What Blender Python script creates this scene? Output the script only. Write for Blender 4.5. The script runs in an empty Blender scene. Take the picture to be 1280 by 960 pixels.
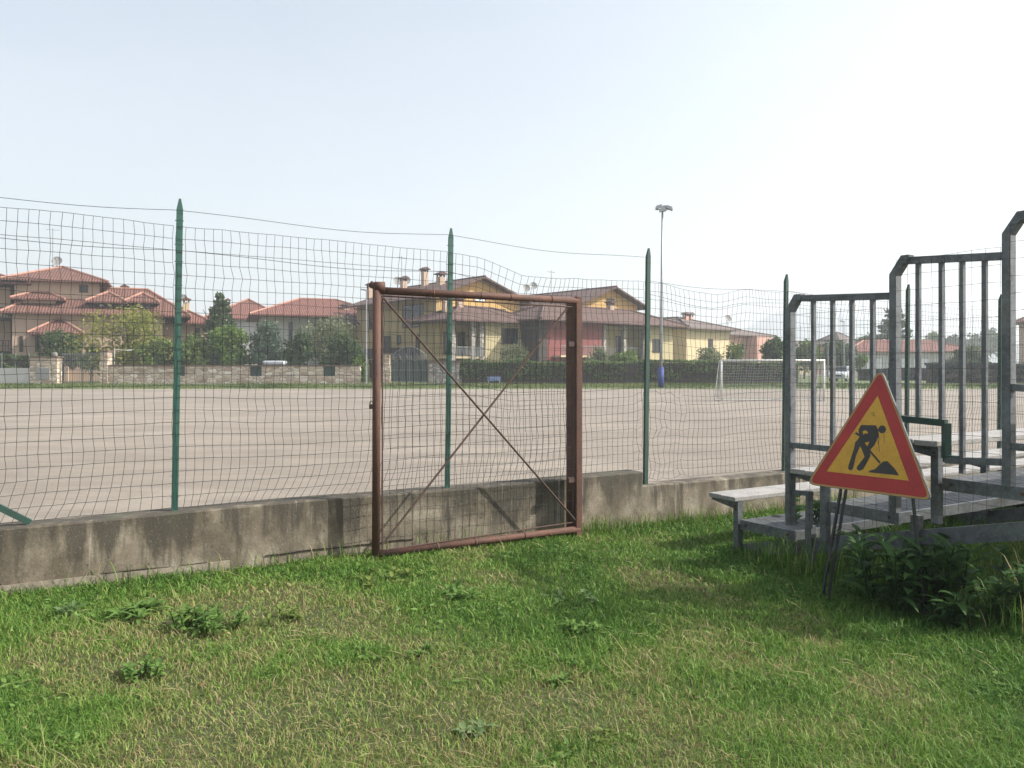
import bpy, math, random
import numpy as np
from mathutils import Vector as V
random.seed(7); rng = np.random.default_rng(7)
S = bpy.context.scene
COL = S.collection
R = math.radians
EYE = 1.7                      # camera height; horizon sits at row 460 of the 1280x960 photo, focal length 1000 px
SUN_AZ, SUN_EL = 92.0, 40.0    # degrees clockwise from +Y, degrees up

def W(px, py, Y): return V(((px-640)/1000*Y, Y, EYE+(460-py)/1000*Y))

# ------------------------------------------------------------------ tagging
def tag(o, label=None, cat=None, group=None, kind=None):
    if label: o['label'] = label
    if cat: o['category'] = cat
    if group: o['group'] = group
    if kind: o['kind'] = kind
    return o
def thing(name, loc, label, cat, group=None):
    o = bpy.data.objects.new(name, None); COL.objects.link(o)
    o.location = loc; o.empty_display_size = .2
    return tag(o, label, cat, group)
def wloc(o):
    p = V((0, 0, 0))
    while o: p += o.location; o = o.parent
    return p

# ------------------------------------------------------------------ mesh collector (world coordinates in, one object out)
class MB:
    def __init__(s): s.v = []; s.f = []
    def poly(s, pts):
        b = len(s.v); s.v += [V(p) for p in pts]; s.f.append(list(range(b, b+len(pts)))); return s
    def prism(s, pts, vec):
        vec = V(vec); pts = [V(p) for p in pts]; n = len(pts); b = len(s.v)
        nn = V((0, 0, 0))
        for i in range(n): nn += pts[i].cross(pts[(i+1) % n])
        if nn.dot(vec) > 0: pts = pts[::-1]
        s.v += pts + [p+vec for p in pts]
        s.f.append([b+i for i in range(n)]); s.f.append([b+n+i for i in reversed(range(n))])
        for i in range(n):
            j = (i+1) % n; s.f.append([b+j, b+i, b+n+i, b+n+j])
        return s
    def obox(s, o, ax, ay, az):         # corner + three edge vectors
        o, ax, ay, az = V(o), V(ax), V(ay), V(az)
        return s.prism([o, o+ax, o+ax+ay, o+ay], az)
    def box(s, x0, x1, y0, y1, z0, z1): return s.obox((x0, y0, z0), (x1-x0, 0, 0), (0, y1-y0, 0), (0, 0, z1-z0))
    def bar(s, p, q, w, h, up=(0, 0, 1)):   # rectangular bar centred on p-q
        p, q = V(p), V(q); d = (q-p).normalized(); up = V(up)
        if abs(d.dot(up.normalized())) > .98: up = V((1, 0, 0)) if abs(d.x) < .9 else V((0, 1, 0))
        a = d.cross(up).normalized(); b = a.cross(d).normalized()
        o = p-a*w/2-b*h/2
        return s.obox(o, a*w, b*h, q-p)
    def tube(s, pts, r, n=6, cap=True):
        pts = [V(p) for p in pts]; rr = r if isinstance(r, (list, tuple)) else [r]*len(pts)
        b = len(s.v); prev = None
        for i, p in enumerate(pts):
            d = (pts[min(i+1, len(pts)-1)]-pts[max(i-1, 0)])
            d = d.normalized() if d.length > 1e-9 else V((0, 0, 1))
            if prev is None:
                a = d.cross(V((0, 0, 1)) if abs(d.z) < .9 else V((1, 0, 0))).normalized()
            else:
                a = (prev-d*prev.dot(d)).normalized()
            prev = a; c = d.cross(a)
            for k in range(n):
                t = 2*math.pi*k/n; s.v.append(p+(a*math.cos(t)+c*math.sin(t))*rr[i])
        for i in range(len(pts)-1):
            for k in range(n):
                k2 = (k+1) % n; s.f.append([b+i*n+k, b+i*n+k2, b+(i+1)*n+k2, b+(i+1)*n+k])
        if cap:
            s.f.append([b+k for k in reversed(range(n))]); e = b+(len(pts)-1)*n
            s.f.append([e+k for k in range(n)])
        return s
    def ball(s, c, r, nu=10, nv=6, sq=(1, 1, 1)):
        c = V(c); pts = []
        b = len(s.v)
        for j in range(nv+1):
            th = math.pi*j/nv
            for i in range(nu):
                ph = 2*math.pi*i/nu
                s.v.append(c+V((math.sin(th)*math.cos(ph)*sq[0], math.sin(th)*math.sin(ph)*sq[1], math.cos(th)*sq[2]))*r)
        for j in range(nv):
            for i in range(nu):
                i2 = (i+1) % nu; s.f.append([b+j*nu+i, b+(j+1)*nu+i, b+(j+1)*nu+i2, b+j*nu+i2])
        return s
    def build(s, name, mat, parent=None, smooth=False, bevel=0):
        base = wloc(parent) if parent else V((0, 0, 0))
        me = bpy.data.meshes.new(name)
        me.from_pydata([tuple(p-base) for p in s.v], [], s.f)
        me.materials.append(mat)
        if smooth: me.polygons.foreach_set('use_smooth', [True]*len(me.polygons))
        uv = me.uv_layers.new(name='UVMap').data
        for p in me.polygons:
            n = p.normal
            t = V((0, 0, 1)).cross(n)
            t = t.normalized() if t.length > .05 else V((1, 0, 0))
            bt = n.cross(t)
            for li in p.loop_indices:
                co = me.vertices[me.loops[li].vertex_index].co+base
                uv[li].uv = (co.dot(t), co.dot(bt))
        o = bpy.data.objects.new(name, me); COL.objects.link(o)
        if parent: o.parent = parent
        if bevel:
            m = o.modifiers.new('bevel', 'BEVEL'); m.width = bevel; m.segments = 2; m.limit_method = 'ANGLE'
        return o

def fast_obj(name, verts, faces, mat, parent=None, tint=None):
    """numpy mesh; all faces have the same corner count; tint is a per-vertex float attribute"""
    base = np.array(wloc(parent)) if parent else np.zeros(3)
    verts = (verts-base).astype(np.float32); k = faces.shape[1]
    me = bpy.data.meshes.new(name)
    me.vertices.add(len(verts)); me.vertices.foreach_set('co', verts.ravel())
    me.loops.add(faces.size); me.loops.foreach_set('vertex_index', faces.astype(np.int32).ravel())
    me.polygons.add(len(faces)); me.polygons.foreach_set('loop_start', np.arange(0, faces.size, k, dtype=np.int32))
    me.update(calc_edges=True)
    if tint is not None:
        a = me.attributes.new('tint', 'FLOAT', 'POINT'); a.data.foreach_set('value', tint.astype(np.float32))
    me.materials.append(mat)
    o = bpy.data.objects.new(name, me); COL.objects.link(o)
    if parent: o.parent = parent
    return o

# smooth value noise for numpy arrays
_lat = rng.random((64, 64))
def vnoise(x, y, sc=1.0, oct=3):
    x = np.asarray(x, float)*sc; y = np.asarray(y, float)*sc; out = 0; amp = 1; tot = 0
    for o in range(oct):
        xi = np.floor(x).astype(int); yi = np.floor(y).astype(int); fx = x-xi; fy = y-yi
        fx = fx*fx*(3-2*fx); fy = fy*fy*(3-2*fy)
        g = lambda i, j: _lat[(xi+i) % 64, (yi+j) % 64]
        out = out+amp*((g(0, 0)*(1-fx)+g(1, 0)*fx)*(1-fy)+(g(0, 1)*(1-fx)+g(1, 1)*fx)*fy)
        tot += amp; amp *= .5; x = x*2.03+11.3; y = y*2.03+5.7
    return out/tot

# ------------------------------------------------------------------ materials
def nmat(name, rough=.7, metal=0.0):
    m = bpy.data.materials.new(name); m.use_nodes = True
    nt = m.node_tree; b = nt.nodes['Principled BSDF']
    b.inputs['Roughness'].default_value = rough; b.inputs['Metallic'].default_value = metal
    return m, nt, b
def N(nt, t, **kw):
    n = nt.nodes.new(t)
    for k, v in kw.items():
        if k in n.inputs: n.inputs[k].default_value = v
        else: setattr(n, k, v)
    return n
def L(nt, a, b): nt.links.new(a, b)
def c4(c): return (c[0], c[1], c[2], 1)
def ramp(nt, src, stops, interp='LINEAR'):
    r = nt.nodes.new('ShaderNodeValToRGB'); r.color_ramp.interpolation = interp
    e = r.color_ramp.elements
    while len(e) < len(stops): e.new(.5)
    for i, (p, c) in enumerate(stops): e[i].position = p; e[i].color = c4(c) if not isinstance(c, float) else (c, c, c, 1)
    L(nt, src, r.inputs[0]); return r.outputs[0]
def coords(nt, kind='Object', scale=(1, 1, 1)):
    tc = nt.nodes.new('ShaderNodeTexCoord'); mp = nt.nodes.new('ShaderNodeMapping')
    mp.inputs['Scale'].default_value = scale; L(nt, tc.outputs[kind], mp.inputs['Vector']); return mp.outputs[0]
def noise(nt, vec, sc, detail=5, rough=.6):
    n = N(nt, 'ShaderNodeTexNoise', Scale=sc, Detail=detail, Roughness=rough); L(nt, vec, n.inputs['Vector']); return n.outputs['Fac']
def mixc(nt, fac, a, b, mode='MIX'):
    m = nt.nodes.new('ShaderNodeMix'); m.data_type = 'RGBA'; m.blend_type = mode
    for s, v in ((m.inputs[0], fac), (m.inputs[6], a), (m.inputs[7], b)):
        if hasattr(v, 'links'): L(nt, v, s)
        else: s.default_value = c4(v) if isinstance(v, tuple) else v
    return m.outputs[2]
def bump(nt, b, h, strength=.4, dist=.02):
    n = N(nt, 'ShaderNodeBump', Strength=strength, Distance=dist); L(nt, h, n.inputs['Height']); L(nt, n.outputs[0], b.inputs['Normal'])
def mat(name, c, c2=None, sc=4, rough=.7, metal=0, bmp=0, stretch=(1, 1, 1), lo=.35, hi=.65, fine=0):
    m, nt, b = nmat(name, rough, metal)
    c2 = c2 or tuple(x*.8 for x in c)
    v = coords(nt, 'Object', stretch)
    f = noise(nt, v, sc)
    col = ramp(nt, f, [(lo, c), (hi, c2)])
    if fine:
        f2 = noise(nt, v, sc*12, 3); col = mixc(nt, fine, col, ramp(nt, f2, [(.3, tuple(x*.55 for x in c)), (.7, tuple(min(1, x*1.35) for x in c))]))
    L(nt, col, b.inputs['Base Color'])
    if bmp: bump(nt, b, noise(nt, v, sc*8), bmp)
    return m

def leaf_mat(name, dark, light, trans=.3):
    m, nt, b = nmat(name, .55)
    a = N(nt, 'ShaderNodeAttribute', attribute_name='tint')
    col = ramp(nt, a.outputs['Fac'], [(0, dark), (1, light)])
    L(nt, col, b.inputs['Base Color']); b.inputs['Specular IOR Level'].default_value = .2
    t = N(nt, 'ShaderNodeBsdfTranslucent'); L(nt, col, t.inputs[0])
    mx = N(nt, 'ShaderNodeMixShader'); mx.inputs[0].default_value = trans
    L(nt, b.outputs[0], mx.inputs[1]); L(nt, t.outputs[0], mx.inputs[2])
    L(nt, mx.outputs[0], nt.nodes['Material Output'].inputs[0]); return m

def tile_mat(name, c, c2):
    m, nt, b = nmat(name, .85)
    v = coords(nt, 'UV')
    w = N(nt, 'ShaderNodeTexWave', wave_type='BANDS', bands_direction='X', Scale=1.25); L(nt, v, w.inputs['Vector'])
    br = N(nt, 'ShaderNodeTexBrick', Scale=1.0); br.inputs['Brick Width'].default_value = .25; br.inputs['Row Height'].default_value = .36
    br.inputs['Mortar Size'].default_value = .01; br.inputs['Color1'].default_value = c4(c); br.inputs['Color2'].default_value = c4(c2); br.inputs['Mortar'].default_value = c4(tuple(x*.45 for x in c))
    L(nt, v, br.inputs['Vector'])
    f = noise(nt, v, .9); col = mixc(nt, ramp(nt, f, [(.35, 0.0), (.7, .6)]), br.outputs[0], tuple(x*.6 for x in c2))
    col = mixc(nt, ramp(nt, w.outputs['Fac'], [(.05, .55), (.35, 0.0)]), col, tuple(x*.35 for x in c))
    L(nt, col, b.inputs['Base Color']); bump(nt, b, w.outputs['Fac'], .8, .06); return m

def stone_mat(name, cols, mortar, sc=(1.7, 1.7, 3.6)):
    m, nt, b = nmat(name, .85)
    v = coords(nt, 'Object', sc)
    d = N(nt, 'ShaderNodeTexNoise', Scale=1.5); L(nt, v, d.inputs['Vector'])
    mv = N(nt, 'ShaderNodeVectorMath', operation='MULTIPLY_ADD'); mv.inputs[1].default_value = (.5, .5, .5); L(nt, d.outputs['Color'], mv.inputs[0]); L(nt, v, mv.inputs[2])
    vo = N(nt, 'ShaderNodeTexVoronoi', Scale=1.0, Randomness=.8); L(nt, mv.outputs[0], vo.inputs['Vector'])
    ve = N(nt, 'ShaderNodeTexVoronoi', Scale=1.0, Randomness=.8, feature='DISTANCE_TO_EDGE'); L(nt, mv.outputs[0], ve.inputs['Vector'])
    sp = N(nt, 'ShaderNodeSeparateColor'); L(nt, vo.outputs['Color'], sp.inputs[0])
    col = ramp(nt, sp.outputs[0], [(i/(len(cols)-1), c) for i, c in enumerate(cols)])
    e = ramp(nt, ve.outputs['Distance'], [(.02, 1.0), (.09, 0.0)])
    col = mixc(nt, e, col, mortar)
    L(nt, col, b.inputs['Base Color']); bump(nt, b, ramp(nt, ve.outputs['Distance'], [(0.0, 0.0), (.2, 1.0)]), .8, .04); return m

def concrete_mat():
    m, nt, b = nmat('weathered_concrete', .9)
    v = coords(nt, 'Object'); vs = coords(nt, 'Object', (1, 1, .12))
    col = ramp(nt, noise(nt, v, 2.1, 10, .68), [(.36, (.11, .087, .06)), (.48, (.20, .166, .12)), (.58, (.285, .245, .185)), (.70, (.40, .36, .29))])
    sep = N(nt, 'ShaderNodeSeparateXYZ'); L(nt, v, sep.inputs[0])
    def drip(sc_, st, k, off, lo, hi_, amt, c):      # dark growth running down from the top edge
        nonlocal col
        n1 = noise(nt, coords(nt, 'Object', (1, 1, st)), sc_, 9, .66)
        ma = N(nt, 'ShaderNodeMath', operation='MULTIPLY_ADD'); L(nt, sep.outputs['Z'], ma.inputs[0]); ma.inputs[1].default_value = k; L(nt, n1, ma.inputs[2])
        col = mixc(nt, ramp(nt, ma.outputs[0], [(lo, 0.0), (hi_, amt)]), col, c)
    drip(2.4, .45, .35, 0, .54, .68, .8, (.092, .076, .053))
    drip(6.5, .16, .45, 0, .60, .72, .85, (.05, .043, .032))
    drip(1.4, .6, .3, 0, .66, .74, .6, (.075, .08, .045))
    f = noise(nt, v, 55, 4, .75)
    col = mixc(nt, ramp(nt, f, [(.36, .35), (.48, 0.0)]), col, (.085, .074, .056))
    col = mixc(nt, ramp(nt, f, [(.58, 0.0), (.70, .3)]), col, (.5, .45, .37))
    vo = N(nt, 'ShaderNodeTexVoronoi', Scale=9, Randomness=1.0); L(nt, v, vo.inputs['Vector'])
    col = mixc(nt, ramp(nt, vo.outputs['Distance'], [(.06, .8), (.10, 0.0)]), col, (.05, .045, .035))
    sc = ramp(nt, noise(nt, coords(nt, 'Object', (1, 1, .04)), 12, 3), [(.66, 0.0), (.69, .35)])
    col = mixc(nt, sc, col, (.46, .42, .34))
    L(nt, col, b.inputs['Base Color']); bump(nt, b, noise(nt, v, 45, 6, .7), .45, .012); return m

def pitch_mat():
    m, nt, b = nmat('beige_gravel', .95)
    v = coords(nt, 'Object')
    col = ramp(nt, noise(nt, v, .12, 7, .62), [(.3, (.195, .165, .132)), (.52, (.275, .235, .192)), (.72, (.335, .29, .24))])
    col = mixc(nt, ramp(nt, noise(nt, coords(nt, 'Object', (.35, 1.2, 1)), 1.1, 8, .7), [(.42, .6), (.56, 0.0)]), col, (.18, .152, .122))
    band = ramp(nt, noise(nt, coords(nt, 'Object', (.05, .32, 1)), 1.0, 4), [(.5, 0.0), (.66, .5)])
    col = mixc(nt, band, col, (.175, .145, .115))
    col = mixc(nt, ramp(nt, noise(nt, v, 14, 5, .8), [(.32, .55), (.52, 0.0)]), col, (.15, .122, .097))
    col = mixc(nt, ramp(nt, noise(nt, v, 45, 3, .8), [(.55, 0.0), (.7, .5)]), col, (.37, .32, .27))
    L(nt, col, b.inputs['Base Color']); bump(nt, b, noise(nt, v, 25, 6, .75), .6, .02); return m

def soil_mat():
    m, nt, b = nmat('turf_soil', .95)
    v = coords(nt, 'Object')
    col = ramp(nt, noise(nt, v, 1.1, 7, .65), [(.38, (.045, .075, .016)), (.54, (.075, .09, .026)), (.70, (.15, .12, .06))])
    col = mixc(nt, ramp(nt, noise(nt, v, 40, 4, .8), [(.35, .6), (.55, 0.0)]), col, (.05, .045, .022))
    L(nt, col, b.inputs['Base Color']); bump(nt, b, noise(nt, v, 30, 5, .8), .8, .03); return m

M = {}
M['concrete'] = concrete_mat(); M['pitch'] = pitch_mat(); M['soil'] = soil_mat()
M['footing'] = mat('pale_footing', (.29, .25, .19), (.17, .145, .11), 3, .9, 0, .5, fine=.4)
M['ground'] = mat('distant_meadow', (.10, .12, .045), (.16, .14, .07), .05, .95)
M['verge'] = mat('verge_turf', (.075, .115, .03), (.15, .15, .06), .8, .95, fine=.4)
M['kerbstrip'] = mat('pale_path', (.42, .38, .33), (.34, .31, .27), 1, .9, fine=.3)
M['green'] = mat('lit_green_paint', (.03, .10, .078), (.022, .07, .055), 7, .5, 0, .1, fine=.25)
M['greendark'] = mat('dark_green_paint', (.022, .07, .052), (.03, .05, .04), 9, .6, 0, .1, fine=.3)  # unlit tone for the farther posts; plain dark green elsewhere
M['wire'] = mat('green_plastic_wire', (.02, .03, .025), (.034, .036, .03), 12, .55)
M['rust'] = mat('rusty_pipe', (.12, .053, .034), (.058, .033, .026), 6, .75, 0, .35, (1, 1, .6), fine=.35)
M['rustdark'] = mat('rusty_rod', (.10, .052, .036), (.06, .04, .034), 9, .8, 0, .2)
def galv_mat():
    m, nt, b = nmat('galvanised_steel', .55, .2); v = coords(nt, 'Object')
    col = ramp(nt, noise(nt, v, 5, 6, .65), [(.36, (.075, .082, .088)), (.64, (.15, .16, .17))])
    vo = N(nt, 'ShaderNodeTexVoronoi', Scale=45); L(nt, v, vo.inputs['Vector'])
    sp = N(nt, 'ShaderNodeSeparateColor'); L(nt, vo.outputs['Color'], sp.inputs[0])
    col = mixc(nt, ramp(nt, sp.outputs[0], [(.5, 0.0), (1, .35)]), col, (.22, .23, .24))
    col = mixc(nt, ramp(nt, noise(nt, coords(nt, 'Object', (1, 1, .3)), 7, 8, .72), [(.57, 0.0), (.70, .75)]), col, (.12, .07, .045))
    L(nt, col, b.inputs['Base Color']); bump(nt, b, noise(nt, v, 30), .12); return m
M['galv'] = galv_mat()
M['alu'] = mat('weathered_plank', (.34, .325, .305), (.19, .18, .17), 4, .7, .05, .15, (1, 1, 1), .38, .62, fine=.5)
M['black'] = mat('black_metal', (.018, .019, .02), (.03, .03, .03), 8, .5)
M['tile'] = tile_mat('terracotta_tiles', (.215, .096, .07), (.155, .072, .055))
M['tile2'] = tile_mat('red_tiles', (.25, .097, .068), (.18, .072, .054))
M['tile3'] = tile_mat('brown_tiles', (.17, .098, .08), (.12, .07, .058))
M['tilegrey'] = tile_mat('greyed_tiles', (.235, .18, .16), (.18, .14, .125))
M['ridge'] = mat('ridge_tiles', (.42, .23, .17), (.30, .15, .11), 4, .85)
M['beige'] = mat('beige_plaster', (.50, .365, .27), (.43, .31, .23), .5, .9)
M['cream'] = mat('cream_plaster', (.62, .50, .31), (.54, .43, .27), .5, .9)
M['pink'] = mat('pink_plaster', (.56, .33, .26), (.48, .28, .22), .5, .9)
M['white'] = mat('white_plaster', (.52, .51, .48), (.44, .43, .41), .6, .9)
M['ochre'] = mat('ochre_plaster', (.44, .335, .165), (.37, .28, .14), .5, .9)
M['orange'] = mat('ochre_sunlit_plaster', (.58, .37, .13), (.50, .315, .11), .5, .9)  # brighter plaster for the gables, with the sunlight put into the colour
M['yellow'] = mat('yellow_plaster', (.50, .425, .25), (.43, .36, .21), .5, .9)
M['red'] = mat('red_plaster', (.24, .075, .07), (.19, .062, .058), .5, .9)
M['glass'], _nt, _b = nmat('window_glass', .12); _b.inputs['Base Color'].default_value = (.02, .024, .028, 1)
M['frame'] = mat('brown_woodwork', (.085, .05, .034), (.06, .036, .026), 6, .6)
M['greyframe'] = mat('grey_woodwork', (.3, .3, .29), (.25, .25, .24), 6, .6)
M['shade'] = mat('dark_timber_and_shade', (.055, .042, .036), (.04, .032, .028), 4, .8)  # dark woodwork; also paints the shade of the red house recess
M['shutter'] = mat('green_shutter', (.06, .12, .085), (.05, .1, .07), 5, .6)
M['blind'] = mat('pale_blind', (.66, .68, .7), (.6, .62, .64), 5, .6)
M['stone'] = stone_mat('rubble_stone', [(.30, .21, .145), (.58, .47, .35), (.74, .66, .56), (.38, .27, .19), (.66, .55, .43), (.48, .37, .28)], (.34, .28, .22))
M['stone2'] = stone_mat('grey_stone', [(.3, .27, .24), (.46, .42, .37), (.2, .18, .16), (.5, .46, .42)], (.2, .18, .16), (4, 4, 6))
M['cap'] = mat('wall_coping', (.17, .11, .085), (.12, .085, .07), 3, .85)
M['bark'] = mat('bark', (.10, .075, .055), (.06, .046, .035), 8, .9)
M['polegrey'] = mat('grey_pole', (.36, .38, .40), (.28, .3, .32), 2, .45, .4)
M['blue'] = mat('blue_foam', (.03, .055, .25), (.025, .045, .2), 3, .7)
M['whitepaint'] = mat('white_paint', (.78, .77, .73), (.66, .65, .6), 5, .5)
M['netting'] = mat('net_cord', (.35, .36, .36), (.28, .29, .29), 5, .8)
M['carwhite'], _nt, _b = nmat('car_paint', .25); _b.inputs['Base Color'].default_value = (.6, .61, .63, 1); _b.inputs['Coat Weight'].default_value = .5
M['rubber'] = mat('rubber', (.02, .02, .02), (.03, .03, .03), 6, .8)
M['signred'] = mat('faded_red', (.44, .032, .03), (.34, .026, .03), 5, .5, fine=.22)
M['signyellow'] = mat('faded_yellow', (.68, .37, .04), (.56, .29, .035), 5, .5, fine=.22)
M['signrim'] = mat('rim_yellow', (.48, .30, .10), (.40, .25, .085), 8, .5)
M['signblack'] = mat('sign_black', (.028, .026, .028), (.045, .04, .04), 6, .5)
M['hill'] = mat('far_hill', (.035, .065, .085), (.05, .08, .09), .01, .95)
M['iron'] = mat('wrought_iron', (.24, .25, .25), (.19, .2, .2), 6, .6, .3)
M['greenpanel'] = mat('green_panel', (.035, .075, .055), (.03, .06, .045), 3, .7)
M['bluesign'] = mat('pale_blue_sign', (.25, .33, .55), (.22, .30, .5), 3, .6)
M['grass'] = None
LEAF = {
    'olive': leaf_mat('olive_leaf', (.10, .12, .06), (.27, .30, .17), .4),
    'yellowgreen': leaf_mat('willow_leaf', (.13, .15, .025), (.36, .36, .08), .45),
    'mid': leaf_mat('mid_leaf', (.06, .10, .026), (.19, .26, .065), .4),
    'bright': leaf_mat('bright_leaf', (.07, .13, .025), (.22, .32, .07), .45),
    'dark': leaf_mat('dark_leaf', (.035, .065, .028), (.115, .17, .065), .38),
    'blue': leaf_mat('blue_leaf', (.05, .085, .055), (.14, .195, .125), .4),
    'hedge': leaf_mat('hedge_leaf', (.06, .10, .035), (.19, .26, .095), .4),
    'hedgedark': leaf_mat('dark_hedge_leaf', (.010, .024, .018), (.026, .05, .034), .2),
    'weed': leaf_mat('weed_leaf', (.07, .145, .03), (.20, .32, .08), .4),
    'weedpale': leaf_mat('pale_weed_leaf', (.09, .15, .055), (.24, .33, .15), .4),
    'weedolive': leaf_mat('olive_weed_leaf', (.08, .12, .025), (.22, .28, .07), .4),
    'bigweed': leaf_mat('tall_weed_leaf', (.025, .065, .018), (.08, .165, .042), .35),
}

# ------------------------------------------------------------------ camera, light, sky, haze
cam = bpy.data.cameras.new('camera'); camo = bpy.data.objects.new('camera', cam); COL.objects.link(camo)
camo.location = (0, 0, EYE); camo.rotation_euler = (R(90), 0, 0)
cam.sensor_width = 36; cam.lens = 36*1000/1280; cam.shift_y = -20/1280; cam.clip_start = .05; cam.clip_end = 6000
S.camera = camo
sd = V((math.sin(R(SUN_AZ))*math.cos(R(SUN_EL)), math.cos(R(SUN_AZ))*math.cos(R(SUN_EL)), math.sin(R(SUN_EL))))
sl = bpy.data.lights.new('sun', 'SUN'); so = bpy.data.objects.new('sun', sl); COL.objects.link(so)
sl.energy = 5.0; sl.angle = R(.6); sl.color = (1, .955, .88)
so.rotation_euler = sd.to_track_quat('Z', 'Y').to_euler(); so.location = (30, 8, 40)
w = bpy.data.worlds.new('World'); S.world = w; w.use_nodes = True
nt = w.node_tree; bg = nt.nodes['Background']
sky = nt.nodes.new('ShaderNodeTexSky'); sky.sky_type = 'NISHITA'; sky.sun_disc = False
sky.sun_elevation = R(SUN_EL); sky.sun_rotation = R(SUN_AZ); sky.air_density = 1.2; sky.dust_density = 3.5; sky.ozone_density = 1.5; sky.altitude = 100
_cl = noise(nt, coords(nt, 'Generated', (1.6, 1.6, 5)), 1.7, 6, .6)
veil = ramp(nt, _cl, [(.3, (.37, .43, .445)), (.5, (.43, .475, .485)), (.72, (.54, .56, .56))])
veil = mixc(nt, 1.0, veil, (1.98, 1.98, 1.98), 'MULTIPLY')
hs = N(nt, 'ShaderNodeHueSaturation', Saturation=.62, Value=.92); L(nt, sky.outputs[0], hs.inputs['Color'])
L(nt, mixc(nt, 1.0, hs.outputs[0], veil, 'ADD'), bg.inputs[0])   # milky summer haze veil over the clear sky model
bg.inputs[1].default_value = .13
S.view_settings.view_transform = 'Standard'; S.view_settings.look = 'None'; S.view_settings.exposure = .6; S.view_settings.gamma = 1
S.cycles.max_bounces = 6; S.cycles.diffuse_bounces = 3; S.cycles.glossy_bounces = 2; S.cycles.transmission_bounces = 3; S.cycles.volume_bounces = 1
S.cycles.use_denoising = True
try: S.cycles.denoiser = 'OPENIMAGEDENOISE'
except Exception: pass
hz = bpy.data.materials.new('haze_air'); hz.use_nodes = True; nt = hz.node_tree
nt.nodes.remove(nt.nodes['Principled BSDF'])
pv = nt.nodes.new('ShaderNodeVolumePrincipled'); pv.inputs['Color'].default_value = (.90, .94, 1, 1); pv.inputs['Density'].default_value = .00105; pv.inputs['Anisotropy'].default_value = .3
L(nt, pv.outputs[0], nt.nodes['Material Output'].inputs['Volume'])
HZ = MB().box(-1900, 1900, -60, 1900, -1.4, 150).build('haze', hz)
tag(HZ, 'thin pale summer haze filling the air over the pitch and houses', 'haze', kind='stuff')

# ------------------------------------------------------------------ fence frame: s along the fence, t towards the camera side
F0 = V((-2.785, 6.6, 0)); FD = V((.858, .5136, 0)); FN = V((.5136, -.858, 0)); BAY = 2.5
def FP(s, t, z=0): return F0+FD*s+FN*t+V((0, 0, z))
def ST(X, Y): return (X-F0.x)*FD.x+(Y-F0.y)*FD.y, (X-F0.x)*FN.x+(Y-F0.y)*FN.y
def gz(x, y):
    x = np.asarray(x, float); y = np.asarray(y, float)
    b = np.clip(-.018*(x+2.5), -.11, .03)
    return b+.05*(vnoise(x+40, y+40, .6, 2)-.5)+.03*(vnoise(x+40, y+40, 2.3, 2)-.5)
def gz1(x, y): return float(gz(np.array([x]), np.array([y]))[0])
PITCH_Z = .08

MB().poly([(-2500, -300, -.35), (2500, -300, -.35), (2500, 3000, -.35), (-2500, 3000, -.35)]).build('ground', M['ground'])['kind'] = 'structure'
# lawn sheet
sv = np.arange(-14, 26.01, .16); tv = np.arange(0, 13.01, .16)
SS, TT = np.meshgrid(sv, tv, indexing='ij')
X = F0.x+FD.x*SS+FN.x*TT; Y = F0.y+FD.y*SS+FN.y*TT
vv = np.stack([X, Y, gz(X, Y)], -1).reshape(-1, 3)
ns, ntv = SS.shape; ii, jj = np.meshgrid(np.arange(ns-1), np.arange(ntv-1), indexing='ij')
a = (ii*ntv+jj).ravel(); ff = np.stack([a, a+1, a+1+ntv, a+ntv], 1)[:, ::-1]
o = fast_obj('lawn', vv, ff, M['soil']); o['kind'] = 'structure'
p0, p1 = FP(-60, .0), FP(70, .0)
MB().poly([(p0.x, p0.y, PITCH_Z), (p1.x, p1.y, PITCH_Z), (110, 62, PITCH_Z), (-110, 62, PITCH_Z), (-110, -20, PITCH_Z)]).build('pitch', M['pitch'])['kind'] = 'structure'
# far verge: rises gently to the houses
m = MB()
prof = [(61.6, .07), (63, .20), (65.5, .33), (68, .36), (120, .40)]
xs = np.linspace(-110, 110, 111)
def vz(x, y, z): return z+.06*(float(vnoise(x+200, y, .35, 2))-.5)*(1 if y < 66 else .2)
for i in range(len(xs)-1):
    for k in range(len(prof)-1):
        (y0, z0), (y1, z1) = prof[k], prof[k+1]
        a_, b_ = xs[i], xs[i+1]
        e = lambda x: .5*(float(vnoise(x+300, 3, .3, 3))-.5) if k == 0 else 0
        m.poly([(a_, y0+e(a_), vz(a_, y0, z0)), (b_, y0+e(b_), vz(b_, y0, z0)), (b_, y1, vz(b_, y1, z1)), (a_, y1, vz(a_, y1, z1))])
m.build('verge', M['verge'])['kind'] = 'structure'
MB().box(-60, 3, 66.1, 66.55, .2, .40).build('path', M['kerbstrip'])['kind'] = 'structure'

# hills far off
def ridge(name, Y, pts, depth):
    m = MB(); n = len(pts)
    tops = [W(px, py, Y) for px, py in pts]
    for i in range(n-1):
        a_, b_ = tops[i], tops[i+1]
        for k in range(4):
            f0, f1 = k/4, (k+1)/4
            q = lambda p, f, s_: V((p.x+s_*math.sin(p.x*.05+f*3), p.y-depth*(1-f)+depth*.0, -1+(p.z+1)*math.sin(f*math.pi/2)))
            m.poly([q(a_, f0, 4), q(b_, f0, 4), q(b_, f1, 4), q(a_, f1, 4)])
        m.poly([a_, b_, V((b_.x, b_.y+depth, -1)), V((a_.x, a_.y+depth, -1))])
    return m.build(name, M['hill'], smooth=True)
ridge('hills', 1550, [(760, 470), (840, 452), (900, 430), (930, 412), (960, 395), (985, 386), (1000, 384), (1020, 389), (1050, 391), (1080, 398), (1105, 402), (1140, 414), (1180, 424), (1240, 436), (1330, 446), (1500, 458)], 160)['kind'] = 'structure'
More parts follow.
